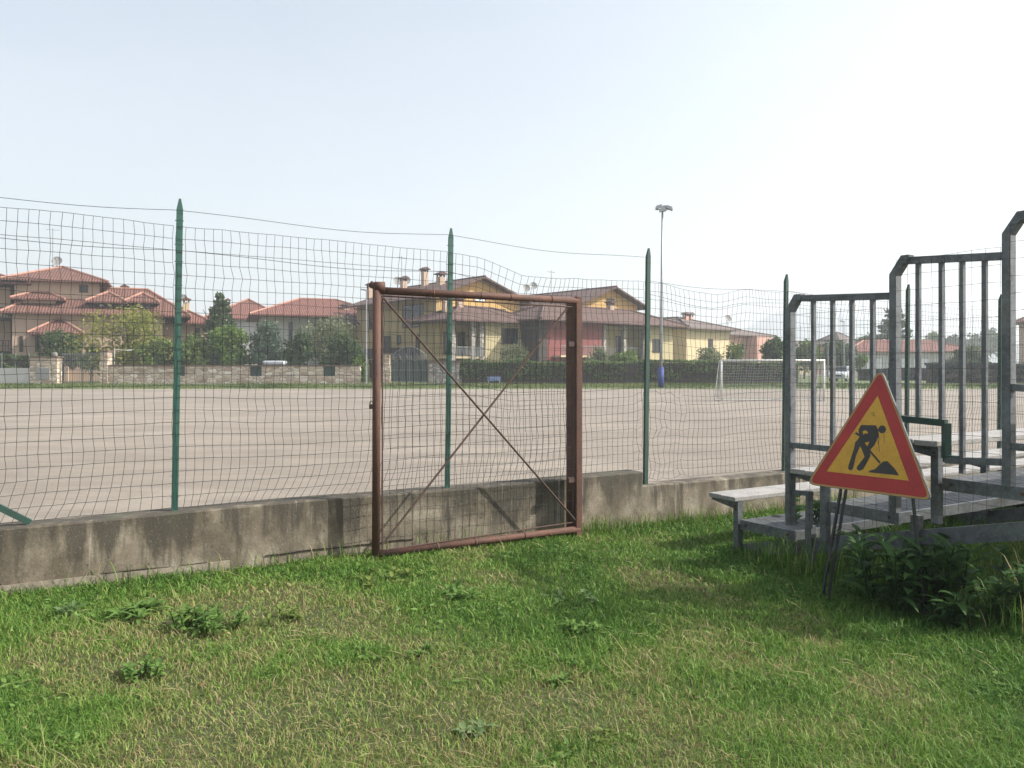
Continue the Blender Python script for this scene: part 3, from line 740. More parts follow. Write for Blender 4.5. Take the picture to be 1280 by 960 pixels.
xa, za = h.at(36, 416, -3.4); xb, _ = h.at(98, 416, -3.4); h.part('wall', 'beige', xa+.8, xb-1, -2.6, -1.6, .35, za); h.hip(xa+.4, xb, -3.2, .5, za, h.at(84, 398, -1)[1], .5, 'tile')
h.wpx(24, 29, 420, 440, y=-1.6); h.wpx(44, 50, 420, 440, y=-2.6); h.wpx(99, 110, 356, 366)
h.part('wall', 'beige', -10, -.6, 1.5, 11, .35, zE-.6); h.hip(-10, .6, 0, 11, zE-.3, zr-.2, .8, 'tile')
for zz in (3.3, 6.4): h.part('balcony', 'shade', -10, 0, -.6, 1.5, zz-.2, zz); 
m = MB()
for zz in (3.3, 6.4):
    for k in range(40): h.box(m, -9.9+k*.25, -9.86+k*.25, -.55, -.51, zz, zz+.95)
    h.box(m, -10, 0, -.58, -.5, zz+.95, zz+1.02)
m.build('balcony_railing', M['shade'], h.e)
h.window(-3.2, -1.8, 3.4, 5.5, 1.5); h.window(-6, -4.5, 6.5, 8.6, 1.5); h.window(-3.2, -1.8, 6.5, 8.6, 1.5)
h.chpx(156, 357, 6, .55, 'white'); h.dish(71, 326, 5, .5); h.aerial(66, 285, 335, 5)

h = House('house', 205, 82, 20, 'small beige house with hipped red roof and brown shuttered window behind the bushes')
x1, z = h.at(257, 404); h.part('wall', 'beige', -4, x1, 0, 9, .35, z); h.hip(-4, x1, 0, 9, z, h.at(225, 377, 4)[1], .9, 'tile2'); h.wpx(244, 250, 410, 426, frame='frame', pane='shade')
h.chpx(233, 373, 2, .6, 'cream', 'tile2'); h.chpx(283, 378, 7, .5, 'white', 'tile2'); h.dish(229, 372, 4, .4)
h = House('house', 262, 108, 15, 'far house of which only the wide red roof shows behind the dark conifer')
x1, z = h.at(352, 399); h.part('wall', 'white', 0, x1, 0, 9, .4, z); h.hip(0, x1, 0, 10, z, h.at(300, 374, 5)[1], .8, 'tile2'); h.chpx(323, 384, 3, .6, 'white', 'tile2'); h.chpx(285, 374, 4, .5, 'pink', 'tile2'); h.wpx(290, 296, 404, 415)
h = House('house', 328, 92, 20, 'pale grey house with broad orange red hipped roof behind the olive trees')
x1, z = h.at(475, 397); h.part('wall', 'white', 0, x1, 0, 11, .4, z); h.hip(0, x1, -.5, 11, z, h.at(400, 374, 5)[1], 1.5, 'tile2', off=.42); h.wpx(332, 338, 402, 420, frame='greyframe'); h.wpx(360, 366, 402, 440, frame='greyframe'); h.wpx(395, 410, 402, 420, frame='greyframe'); h.dish(386, 379, 5, .35)

# --- yellow house with gable and porch
h = House('house', 545, 80, 40, 'ochre yellow house with sunlit-tinted orange gable brown roof and several capped chimneys behind the gate')
ze = 9.0; zr = 11.0
h.gwall(0, 11, 0, 16, .35, ze, zr, 'ochre'); o = MB(); 
m = MB(); m.prism([h.P(.3, -.02, 7.4), h.P(10.7, -.02, 7.4), h.P(10.7, -.02, ze+.05), h.P(5.5, -.02, zr-.1), h.P(.3, -.02, ze+.05)], h.ey*.015); m.build('lit_gable', M['orange'], h.e)  # thin sheet over the ochre gable, coloured as if sunlit
h.gable(0, 11, 0, 16, ze, zr, 1.3, 'tile3')
h.window(4.7, 6.3, 8.6, 9.4, -.02, pane='blind'); h.window(7.6, 9.0, 7.5, 8.0, -.02, pane='blind')
for k, (y0, y1, z0, z1) in enumerate(((2.2, 6.2, 5.9, 8.3), (8.6, 10, 3.0, 5.2), (2.6, 3.6, 3.0, 5.2), (6.5, 7.3, 4.2, 5.2), (11.5, 13.2, 6.0, 8.2), (1, 2.6, .6, 2.6), (11, 13, .6, 2.6))): h.window(y0, y1, z0, z1, side=True, xs=0)
m = MB(); h.box(m, -1.3, 0, 1.8, 12, 2.7, 2.88); o = m.build('balcony', M['shade'], h.e)
m = MB(); h.box(m, -1.3, -1.24, 1.8, 12, 2.9, 3.8); m.build('railing', M['shade'], o)
# left lower wing
h.part('wall', 'ochre', -1.0, 6, 16.2, 22, .35, 6.8); h.hip(-2, 7, 16.2, 22.5, 6.8, 8.4, 1.0, 'tile3')
h.chimney(5.0, 9.5, 10.3, 13.0, .6, 'beige', 'tile3'); h.chimney(4.2, 5.2, 9.8, 12.0, .7, 'beige', 'tile3'); h.chimney(4.8, 13.6, 10, 12.3, .6, 'beige', 'tile3'); h.chimney(2.0, 16.5, 8.5, 11.6, .55, 'beige', 'tile3')
h.chimney(3, 19.5, 7.5, 9.6, .7, 'beige', 'tile3'); h.chimney(1, 20.5, 7.2, 9.4, .7, 'beige', 'tile3')
h.dish(497, 351, 15, .55); h.dish(507, 350, 15, .6); h.aerial(502, 320, 355, 15)
# front block of the yellow house: sunlit wall and porch
xq, _ = h.at(590, 420, -6); xe, ze2 = h.at(668, 393, -6)
h.part('wall', 'yellow', 1.6, 7.6, -6, -.05, .35, 6.15); h.hip(-2.3, 7.6, -6, -.1, 6.2, 7.7, 1.0, 'tile3')
h.window(3.6, 5.6, 4.0, 5.6, -6.0); h.window(1.8, 2.6, .5, 2.3, -6.0); h.window(6.4, 7.2, .8, 2.2, -6.0, pane='shade')
h.part('wall', 'ochre', -2.0, 1.5, -3.4, -.1, .35, 6.12)
for xx in (-2.2, .1, 1.1): h.part('stone_pillar', 'stone2', xx-.22, xx+.22, -6.1, -5.7, .35, 6.1)
h.window(-1.5, -.3, 3.0, 5.2, -3.4); h.window(.2, 1.1, 3.0, 5.2, -3.4); h.window(-.4, 1.0, .4, 2.4, -3.4)
m = MB(); h.box(m, -2.2, 1.5, -6.0, -3.4, 2.6, 2.8); o = m.build('balcony', M['cream'], h.e)
m = MB(); h.box(m, -2.3, 1.6, -6.12, -6.1, 3.65, 3.7)
for k in range(24): h.box(m, -2.25+k*.16, -2.2+k*.16, -6.12, -6.1, 2.8, 3.65)
m.build('railing', M['iron'], o)
for xx in (2.6, 4.2): h.chimney(xx-3.5, -3, 6.4, 8.6, .6, 'beige', 'tile3')

# --- house with red section
h = House('house', 727, 88, 40, 'yellow and red house with sunlit-tinted orange gable and long brown porch roof behind the hedge')
h.gwall(0, 9.2, 0, 14, .35, 9.0, 10.7, 'ochre')
m = MB(); m.prism([h.P(.2, -.02, 6.8), h.P(9.0, -.02, 6.8), h.P(9.0, -.02, 9.05), h.P(4.6, -.02, 10.6), h.P(.2, -.02, 9.05)], h.ey*.015); m.build('lit_gable', M['orange'], h.e)  # sunlit tone laid over the ochre gable as a thin sheet
h.gable(0, 9.2, 0, 14, 9.0, 10.7, 1.2, 'tile3'); h.window(4.0, 5.2, 8.4, 9.6, -.02, frame='frame', pane='glass'); h.window(6.3, 7.8, 7.2, 7.9, -.02, pane='blind')
h.chimney(7.9, 3, 8.6, 11.0, .6, 'beige', 'tile3'); h.chimney(3, -1.5, 7.3, 9.1, .6, 'beige', 'tile3'); h.dish(667, 357, 12, .5); h.dish(658, 360, 12, .5); h.aerial(689, 338, 366, 8)
DX = -4.4
hx0, hx1 = -6.3+DX, 14+DX
h.part('wall', 'red', hx0+1.0, 2.4+DX, -5, -.1, .35, 6.3); h.part('wall', 'yellow', 2.42+DX, hx1, -3.2, -.1, .35, 6.25)
h.part('wall', 'yellow', 9.2+DX, hx1-.1, -5, -3.25, .35, 6.25)
h.hip(hx0, hx1, -5.2, 2, 6.4, 8.2, 1.1, 'tile3')
h.part('shaded_recess', 'shade', hx0-.1, hx0+.95, -5, -1, .4, 6.2)  # solid dark box standing in for the shade of a recess
h.window(-2.4+DX, -1.2+DX, 3.1, 5.4, -5, frame='shutter', pane='shutter', name='shutter_door'); h.window(-3.9+DX, -3.1+DX, .5, 2.4, -5)
for a_, b_, c_, d_, y_ in ((3.4, 4.6, 3.1, 5.2, -3.2), (6.4, 7.4, 3.1, 5.2, -3.2), (10.4, 11.6, 3.4, 4.9, -5), (3.2, 4.4, .5, 2.5, -3.2), (7, 8.2, .6, 2.4, -3.2)): h.window(a_+DX, b_+DX, c_, d_, y_)
for a_, b_ in ((-4.6, 1.4), (2.5, 9.1)):
    yy = -6.2 if a_ < 0 else -4.6; mt_ = 'cream' if a_ < 0 else 'shade'; ye = -5.01 if a_ < 0 else -3.21; a_ += DX; b_ += DX
    m = MB(); h.box(m, a_, b_, yy, ye, 2.75, 2.93); o = m.build('balcony', M[mt_], h.e)
    m = MB()
    for k in range(int((b_-a_)/.17)): h.box(m, a_+.05+k*.17, a_+.08+k*.17, yy, yy+.03, 2.93, 3.85)
    h.box(m, a_, b_, yy-.01, yy+.04, 3.85, 3.9); m.build('railing', M['iron'], o)
for xx in (2.7, 5.8, 9.0): h.part('stone_pillar', 'stone2', xx-.22+DX, xx+.22+DX, -5.1, -4.7, .35, 6.2)
h.part('red_post', 'red', hx0+1.6, hx0+2.1, -5.6, -5.1, .35, 2.7)

h = House('house', 858, 98, 42, 'cream corner house with greyish hipped roof and small chimney right of the floodlight pole')
h.part('wall', 'cream', 0, 9.5, 0, 12, .4, 6.6); h.hip(0, 9.5, 0, 12, 6.65, 8.3, 1.0, 'tilegrey'); h.window(4.6, 5.6, 3.4, 5.4, 0); h.window(3, 4.6, 3.2, 5.4, side=True, xs=0); h.window(4, 6, .7, 2.6, side=True, xs=0); h.window(7, 7.9, .7, 2.6, 0); h.window(9, 10.2, 3.2, 5.4, side=True, xs=0)
h.chimney(5.4, 4, 7, 8.9, .6, 'pink', 'tilegrey'); h.chimney(6.4, 4, 7, 8.9, .6, 'pink', 'tilegrey')
h = House('house', 893, 118, 40, 'pink plastered house with low greyish roof beside the cream corner house')
h.part('wall', 'pink', 0, 14, 0, 11, .4, 6.7); h.hip(0, 14, 0, 11, 6.75, 8.3, 1.0, 'tilegrey'); h.window(2, 3, 3.4, 5.4, 0); h.window(6.2, 7.4, 3.4, 5.4, 0); h.window(10, 11, 3.4, 5.4, 0); h.part('wall', 'pink', 8, 12, -2, -.02, .4, 6.5); h.window(3, 5, 3, 5.2, side=True, xs=0); h.dish(910, 398, 3, .6)
# right hand buildings
h = House('house', 1050, 150, 30, 'small pink red house with flat pyramid roof far behind the bleacher rail')
h.part('wall', 'pink', 0, 6, 0, 6, .4, 6.2); h.hip(0, 6, 0, 6, 6.25, 8.6, .7, 'tilegrey'); h.window(1.5, 2.6, 3, 4.8, 0); h.window(4, 5, 3, 4.8, 0)
h = House('warehouse', 1062, 118, 4, 'long low white building with red tiled roof and grey roller doors behind the bars', 'building')
h.part('wall', 'white', 0, 20, 0, 9, .4, 4.1); h.hip(0, 20, 0, 9, 4.15, 5.9, .6, 'tile2')
for k in range(3): h.window(2.5+k*3.6, 5.0+k*3.6, .5, 3.2, 0, frame='greyframe', pane='blind', name='roller_door')
h.window(14.5, 15.6, 1.6, 3.0, 0); h.window(17, 18, 1.6, 3.0, 0)
h = House('house', 978, 170, 20, 'distant cream house with brown roof between the dark bush and the bleacher post')
h.part('wall', 'cream', 0, 12, 0, 8, .4, 6); h.hip(0, 12, 0, 8, 6, 7.6, .8, 'tilegrey'); h.window(2, 3, 3, 4.6, 0); h.window(7, 8, 3, 4.6, 0)
h = House('house', 1287, 95, -20, 'beige house with red roof cut off by the right edge beyond the dark hedge')
h.part('wall', 'beige', 0, 14, 0, 5, .4, 7.2); h.hip(0, 14, 0, 5, 7.25, 8.9, .9, 'tile2'); h.window(2.4, 3.6, 3.4, 5.4, 0); h.window(.6, 1.4, 5, 6.4, 0); h.part('balcony', 'shade', .2, 6, -1.3, -.02, 2.8, 3.0)

# ------------------------------------------------------------------ boundary wall, gates, hedges
def z_at(py, Y): return EYE+(460-py)/1000*Y
def x_at(px, Y): return (px-640)/1000*Y
YW = 67.0
sw = thing('stone_wall', (x_at(300, YW), YW, .36), 'long low rubble stone wall with brown coping and small openings in front of the shrubs', 'wall')
m = MB(); xs_ = [131, 218, 231, 312, 327, 404, 419, 450]; zt = z_at(458, YW); zo = z_at(470, YW)
for i in range(7):
    a_, b_ = x_at(xs_[i], YW), x_at(xs_[i+1], YW)
    m.box(a_, b_, YW, YW+.4, .1, zt if i % 2 == 0 else zo)
m.build('wall', M['stone'], sw)
m = MB(); m.box(x_at(130, YW), x_at(451, YW), YW-.06, YW+.46, zt+.003, zt+.12); m.build('coping', M['cap'], sw)
m = MB()
for i in (1, 3, 5): m.box(x_at(xs_[i], YW), x_at(xs_[i+1], YW), YW+.2, YW+.24, zo, zt)
m.build('infill_grille', M['greenpanel'], sw)
m = MB()
for k in range(12): xx = x_at(140+k*27, YW); m.box(xx-.02, xx+.02, YW+.18, YW+.22, zt+.12, zt+1.0)
for zz in (.5, .95): m.box(x_at(140, YW), x_at(440, YW), YW+.19, YW+.21, zt+zz, zt+zz+.03)
m.build('wire_fence', M['greendark'], sw)
def pillar(name, px0, px1, pyt, label, mt='stone', cap=True, Y=YW, letter=False):
    a_, b_ = x_at(px0, Y), x_at(px1, Y); z = z_at(pyt, Y)
    t = thing(name, ((a_+b_)/2, Y, .36), label, 'pillar')
    m = MB(); m.box(a_, b_, Y-.1, Y+.7, .1, z); m.build('shaft', M[mt], t)
    m = MB(); m.box(a_-.08, b_+.08, Y-.18, Y+.78, z+.003, z+.12); m.build('cap', M['cap'], t)
    if letter:
        m = MB(); xm = (a_+b_)/2; m.box(xm-.6, xm+.55, Y-.16, Y-.1, .75, 1.7); m.build('meter_door', M['greyframe'], t)
    return t
t = pillar('stone_pillar', 38, 72, 447, 'broad stone pillar with grey meter door left of the driveway gate', letter=True)
m = MB(); m.ball((x_at(66, YW), YW+.3, z_at(443, YW)), .22); m.build('lantern', M['stone2'], t, True)
pillar('stone_pillar', 126, 135, 440, 'slim stone pillar right of the driveway gate at the end of the stone wall')
pillar('stone_pillar', 478, 487, 443, 'slim stone pillar left of the arched iron gate')
pillar('stone_pillar', 536, 574, 453, 'wide grey stone pillar right of the arched iron gate', 'stone2')
lw = thing('garden_wall', (x_at(10, YW), YW, .36), 'low white rendered wall at the left edge under a green hedge', 'wall')
m = MB(); m.box(x_at(-160, YW), x_at(38, YW), YW, YW+.3, .1, z_at(460, YW)); m.build('wall', M['white'], lw)
m = MB()
for k in range(12): xx = x_at(35-k*17, YW); m.box(xx-.03, xx+.03, YW+.1, YW+.16, z_at(460, YW), z_at(441, YW))
m.build('fence_post', M['iron'], lw)
def irongate(px0, px1, pyt, label, arch=0, panel=False):
    a_, b_ = x_at(px0, YW), x_at(px1, YW); z1 = z_at(pyt, YW); z0 = .45
    t = thing('iron_gate', ((a_+b_)/2, YW+.3, .36), label, 'gate')
    n = int((b_-a_)/.14); m = MB(); y = YW+.3
    for lf in (0, 1):
        m = MB(); xa = a_+(b_-a_)*lf/2+.02; xb = a_+(b_-a_)*(lf+1)/2-.02
        for k in range(n//2+1):
            xx = xa+(xb-xa)*k/(n//2); f = (xx-a_)/(b_-a_); zz = z1+arch*math.sin(math.pi*f)
            m.box(xx-.014, xx+.014, y-.014, y+.014, z0, zz)
        for zz in (z0+.1, z0+1.05, z1-.12): m.box(xa, xb, y-.02, y+.02, zz, zz+.05)
        if arch:
            m.tube([V((xa+(xb-xa)*i/10, y, z1+arch*math.sin(math.pi*((xa+(xb-xa)*i/10)-a_)/(b_-a_))+.03)) for i in range(11)], .03, 5)
            for q in (.3, .7): c = V((xa+(xb-xa)*q, y-.03, z1-.1)); m.tube([c+V((math.cos(i*.7)*.3, 0, math.sin(i*.7)*.3)) for i in range(10)], .02, 4)
        o = m.build('leaf', M['iron'], t)
        if panel: m = MB(); m.box(xa, xb, y+.03, y+.05, z0+.1, z1-.3); m.build('panel', M['greenpanel'], o)
    return t
irongate(73, 126, 441, 'grey barred driveway gate between two stone pillars at left')
irongate(488, 534, 445, 'arched wrought iron gate backed by dark green panels before the yellow house', .75, True)
hw = thing('garden_wall', (x_at(780, YW), YW+.3, .36), 'low pale wall running under the long trimmed hedge', 'wall')
m = MB(); m.box(x_at(575, YW), x_at(1000, YW), YW+.3, YW+.5, .1, z_at(470, YW)); m.build('wall', M['stone2'], hw)
m = MB(); m.box(x_at(606, YW), x_at(640, YW), YW+.28, YW+.3, .5, z_at(471, YW)); m.build('white_patch', M['white'], hw)
sgn = thing('notice_board', (x_at(620, YW), YW+.2, .36), 'small pale blue board at the foot of the hedge', 'board')
m = MB(); m.box(x_at(609, YW), x_at(626, YW), YW+.18, YW+.21, .62, .98); m.build('panel', M['bluesign'], sgn)
m = MB(); m.box(x_at(610, YW), x_at(611, YW), YW+.211, YW+.24, .3, .9); m.box(x_at(624, YW), x_at(625, YW), YW+.211, YW+.24, .3, .9); m.build('post', M['whitepaint'], sgn)

def leaves(centers, size, normal_jit=None, aspect=.55, tint=None):
    n = len(centers)
    a_ = rng.normal(size=(n, 3)); a_ /= np.linalg.norm(a_, axis=1)[:, None]
    b_ = rng.normal(size=(n, 3)); b_ -= a_*(a_*b_).sum(1)[:, None]; b_ /= np.linalg.norm(b_, axis=1)[:, None]
    s = (size*rng.uniform(.6, 1.4, n))[:, None]
    v = np.stack([centers-a_*s, centers+b_*s*aspect, centers+a_*s, centers-b_*s*aspect], 1).reshape(-1, 3)
    f = np.arange(n*4).reshape(-1, 4)
    t = np.repeat(rng.random(n) if tint is None else tint, 4)
    return v, f, t
def crown(parent, blobs, n, size, leaf, name='crown', shell=.45):
    """leaf quads scattered through irregular clumps; each clump has its own tone"""
    C = []; T = []
    vol = np.array([b[3]*b[4]*b[5] for b in blobs])**.75; vol /= vol.sum()
    for b, f in zip(blobs, vol):
        k = max(8, int(n*f)); d = rng.normal(size=(k, 3)); d /= np.linalg.norm(d, axis=1)[:, None]
        r_ = rng.random(k)**shell
        lump = 1+.35*(vnoise(d[:, 0]*2+b[0]*3+9, d[:, 2]*2+d[:, 1]*1.3+b[2]*3+9, 1.2, 2)-.5)*2
        r_ = np.where(rng.random(k) < .13, r_*rng.uniform(1.05, 1.32, k), r_)
        C.append(np.array(b[:3])+d*(r_*lump)[:, None]*np.array(b[3:6])); T.append(np.clip(rng.random()*.45+rng.random(k)*.55, 0, 1))
    v, f, t = leaves(np.concatenate(C), size, tint=np.concatenate(T))
    return fast_obj(name, v, f, leaf, parent, t)
def tree(name, px, Y, pyt, pyb, wpx, leaf, label, cat='tree', n=2600, size=.16, kind='round', group=None, trunk=None, zg=.38):
    x = x_at(px, Y); zt = z_at(pyt, Y); zb = z_at(pyb, Y); w_ = wpx/1000*Y
    t = thing(name, (x, Y, zg), label, cat, group)
    m = MB(); hgt = zt-zg
    tr = max(.05, .022*hgt); pts = [V((x, Y, zg-.15)), V((x+.06, Y, zg+hgt*.3)), V((x-.05, Y+.05, zg+hgt*.65))]
    m.tube(pts, [tr, tr*.75, tr*.35], 7)
    for k in range(5):
        an = random.uniform(0, 6.28); z0 = zg+hgt*random.uniform(.2, .5); l_ = w_*.32
        m.tube([V((x, Y, z0)), V((x+math.cos(an)*l_*.5, Y+math.sin(an)*l_*.5, z0+hgt*.14)), V((x+math.cos(an)*l_, Y+math.sin(an)*l_, z0+hgt*.3))], [tr*.5, tr*.3, tr*.12], 5)
    m.build('trunk', M['bark'], t)
    B = []; H = zt-zb
    if kind == 'round':
        for k in range(16):
            an = random.uniform(0, 6.28); rr = math.sqrt(random.random())*.36*w_; f = random.uniform(.14, .84)
            s = random.uniform(.13, .24)*w_; wd = 1-abs(f-.45)*.8
            B.append((x+math.cos(an)*rr*wd, Y+math.sin(an)*rr*wd, zb+H*f, s, s, min(s*.9, H*.26)))
        B.append((x, Y, zb+H*.5, w_*.3, w_*.3, H*.36)); B.append((x+.05*w_, Y, zt-H*.14, w_*.16, w_*.16, H*.15))
    elif kind == 'cone':
        for k in range(26):
            f = k/26; rr = w_*.5*(1-f)**.8; an = random.uniform(0, 6.28); s = rr*.55+.15
            B.append((x+math.cos(an)*rr*.55, Y+math.sin(an)*rr*.55, zb+H*(f*.95+.03), s, s, H*.07+.1))
        B.append((x, Y, zb+H*.3, w_*.28, w_*.28, H*.3)); B.append((x, Y, zt-H*.1, w_*.07, w_*.07, H*.12))
    elif kind == 'tier':        # layered conifer with ragged side boughs
        for k in range(11):
            f = k/11; rr = w_*.5*(1-f)**.75
            for q in range(6):
                an = q*1.05+k*.6+random.uniform(-.3, .3); rad = rr*random.uniform(.5, .9)
                B.append((x+math.cos(an)*rad, Y+math.sin(an)*rad, zb+H*(f*.93+.05)-rad*.1, rr*.32+.12, rr*.32+.12, H*.032+.08))
        B.append((x, Y, zb+H*.45, w_*.12, w_*.12, H*.45))
    crown(t, B, n, size, LEAF[leaf]); return t
# garden trees and shrubs behind the stone wall
tree('tree', 160, 71.5, 387, 466, 125, 'yellowgreen', 'spreading yellow green tree in front of the house with dormers', n=5200, size=.15)
tree('shrub', 78, 73, 414, 462, 62, 'dark', 'dark green shrub behind the barred driveway gate', 'shrub')
tree('shrub', 113, 70, 432, 462, 30, 'mid', 'small green shrub beside the slim pillar under the yellow green tree', 'shrub', 1400)
tree('shrub', 196, 69.5, 420, 476, 53, 'mid', 'mid green bush right under the yellow green tree near the second wall opening', 'shrub', 2200)
tree('shrub', 240, 70, 420, 474, 62, 'mid', 'leafy green bush right of the first fence post', 'shrub', 2600)
tree('tree', 289, 71, 405, 472, 62, 'bright', 'fresh bright green bush below the dark conifer', 'shrub', 3200)
tree('tree', 275, 80, 360, 456, 62, 'dark', 'tall dark conifer rising between red roofs', n=5200, size=.2, kind='tier')
tree('tree', 330, 72, 400, 472, 69, 'blue', 'blue green bushy tree left of the olive trees', n=3600)
tree('tree', 408, 75, 397, 454, 107, 'olive', 'broad silvery olive tree in front of the orange red roof', n=4600, size=.13)
tree('shrub', 372, 70, 412, 473, 51, 'dark', 'dark shrub between blue green tree and olive tree', 'shrub', 2600)
tree('shrub', 428, 69.6, 414, 476, 62, 'dark', 'dark glossy bush in front of the olive tree by the wall end', 'shrub', 3200)
tree('shrub', 451, 69, 440, 480, 24, 'bright', 'narrow green creeper bush on the end of the stone wall', 'shrub', 1200)
tree('shrub', 646, 72, 428, 472, 56, 'olive', 'greyish olive bush in front of the red house wall', 'shrub', 2200, .13)
tree('shrub', 745, 72.5, 432, 472, 38, 'olive', 'small greyish bush left of the stone balcony pillar', 'shrub', 1400, .13)
tree('shrub', 783, 71, 440, 460, 46, 'mid', 'low green bush below the yellow house balcony', 'shrub', 1400)
tree('shrub', 887, 74, 432, 460, 40, 'olive', 'thin greyish shrub before the cream corner house', 'shrub', 1100, .14)
tree('shrub', 918, 76, 428, 460, 34, 'mid', 'loose shrub with bare gaps before the pink house', 'shrub', 700, .14)
tree('shrub', 968, 78, 421, 462, 36, 'dark', 'dark rounded evergreen right of the pink house', 'shrub', 2600)
tree('tree', 1005, 95, 424, 462, 50, 'mid', 'green bush seen between the first bars of the railing', n=2200, size=.2)
tree('tree', 1047, 100, 424, 462, 52, 'dark', 'dark green bush behind the goal between the railing bars', n=2600, size=.2)
tree('tree', 1085, 130, 418, 450, 38, 'mid', 'pale leafy tree left of the cedar', n=1800, size=.25)
tree('tree', 1118, 128, 374, 448, 66, 'dark', 'dark layered cedar behind the second railing post', n=4600, size=.26, kind='tier')
tree('shrub', 1076, 96, 444, 462, 22, 'bright', 'small flowering bush before the white building', 'shrub', 900)
tree('tree', 1166, 190, 416, 445, 36, 'mid', 'round far tree left above the red tiled roof of the low building', n=1500, size=.4)
tree('tree', 1192, 200, 418, 445, 30, 'dark', 'smaller far tree next to the round one above the low building', n=1300, size=.4)
tree('tree', 1232, 220, 409, 445, 66, 'dark', 'wide dark far tree above the right end of the low building', n=2200, size=.45)
tree('tree', 1215, 90, 432, 462, 50, 'dark', 'dark tree at the right end of the white building', n=2200, size=.2)

def hedge(name, px0, px1, Y, z0, z1, depth, leaf, label, n, size):
    x0, x1 = x_at(px0, Y), x_at(px1, Y)
    t = thing(name, ((x0+x1)/2, Y+depth/2, .38), label, 'hedge')
    m = MB(); ins = .12; m.box(x0+ins, x1-ins, Y+ins, Y+depth-ins, .2, z1-ins); m.build('branches', M['shade'], t)
    fr = depth/((z1-z0)+depth); k = int(n*fr)
    xa = rng.uniform(x0, x1, n); ya = np.full(n, Y)+rng.random(n)*.18; za = rng.uniform(z0, z1, n)
    ya[:k] = rng.uniform(Y, Y+depth, k); za[:k] = z1-rng.random(k)*.16
    b = vnoise(xa+100, za*2+3, .8, 3)-.5
    ya[k:] -= b[k:]*.5; za[:k] += (vnoise(xa[:k]+60, ya[:k]+4, .7, 3)-.5)*.6
    tn = np.clip(.5+b*1.2+rng.normal(size=n)*.22, 0, 1)
    v, f, tt = leaves(np.stack([xa, ya, za], 1), size, tint=tn); fast_obj('foliage', v, f, LEAF[leaf], t, tt); return t
hedge('hedge', 576, 1000, YW+.1, .75, z_at(452, YW), 1.3, 'hedge', 'long trimmed green hedge in front of the yellow and red houses', 12000, .10)
hedge('hedge', -160, 38, YW+.35, z_at(460, YW), z_at(443, YW), .8, 'hedge', 'dark green hedge panel above the white wall at the left edge', 5000, .09)
hedge('hedge', 1078, 1164, 84, .3, z_at(462, 84), 1.5, 'hedgedark', 'low dark hedge behind the sign before the white building', 9000, .13)
hedge('hedge', 1166, 1420, 70, .3, z_at(455, 70), 1.5, 'hedgedark', 'tall dark hedge at right behind the upper railing', 20000, .12)
# odds and ends behind the stone wall
t = thing('garden_frame', W(160, 455, 69)+V((0, 0, -1.2)), 'white metal garden frame standing under the yellow green tree behind the wall', 'frame')
for px in (143, 176):
    p = W(px, 437, 69); m = MB(); m.tube([V((p.x, p.y, .36)), p], .045, 8); m.build('upright', M['whitepaint'], t)
m = MB(); m.tube([W(159, 438, 69), W(179, 437, 69)], .06, 8); m.build('crossbar', M['whitepaint'], t)
m = MB(); m.tube([W(143, 437, 69), W(160, 438, 69)], .03, 8); m.build('side_bar', M['whitepaint'], t)
t = thing('covered_stack', W(345, 457, 68.2)+V((0, 0, -1.3)), 'low stack under a pale tarpaulin behind the stone wall below the blue green tree', 'stack')
a_, b_ = W(329, 451, 68.2), W(359, 458, 69.4)
m = MB(); m.box(a_.x, b_.x, a_.y, b_.y, .36, a_.z-.12); m.build('pile', M['bark'], t)
m = MB(); m.box(a_.x-.05, b_.x+.05, a_.y-.05, b_.y+.05, a_.z-.35, a_.z); m.build('tarpaulin', M['blind'], t, bevel=.08)
# rough grass on the far verge
n = 26000; xa = rng.uniform(-62, 62, n); ya = rng.uniform(62.0, 66.8, n); za = np.interp(ya, [61.6, 63, 65.5, 68], [.07, .20, .33, .36])
hh = .06+.14*rng.random(n)*vnoise(xa+90, ya, .25, 2)*2
wd = .05; an = rng.random(n)*6.28; dx, dy = np.cos(an)*wd, np.sin(an)*wd; lx, ly = rng.normal(size=n)*.06, rng.normal(size=n)*.06
v = np.stack([np.stack([xa-dx, ya-dy, za-.03], 1), np.stack([xa+dx, ya+dy, za-.03], 1), np.stack([xa+lx, ya+ly, za+hh], 1)], 1).reshape(-1, 3)
LEAF['verge'] = leaf_mat('verge_grass', (.06, .10, .025), (.20, .23, .08))
o = fast_obj('verge_grass', v, np.arange(n*3).reshape(-1, 3), LEAF['verge'], None, np.repeat(np.clip(vnoise(xa+90, ya, .2, 3)*1.3-.2+rng.normal(size=n)*.15, 0, 1), 3))
tag(o, 'rough green grass along the far edge of the pitch', 'grass', kind='stuff')

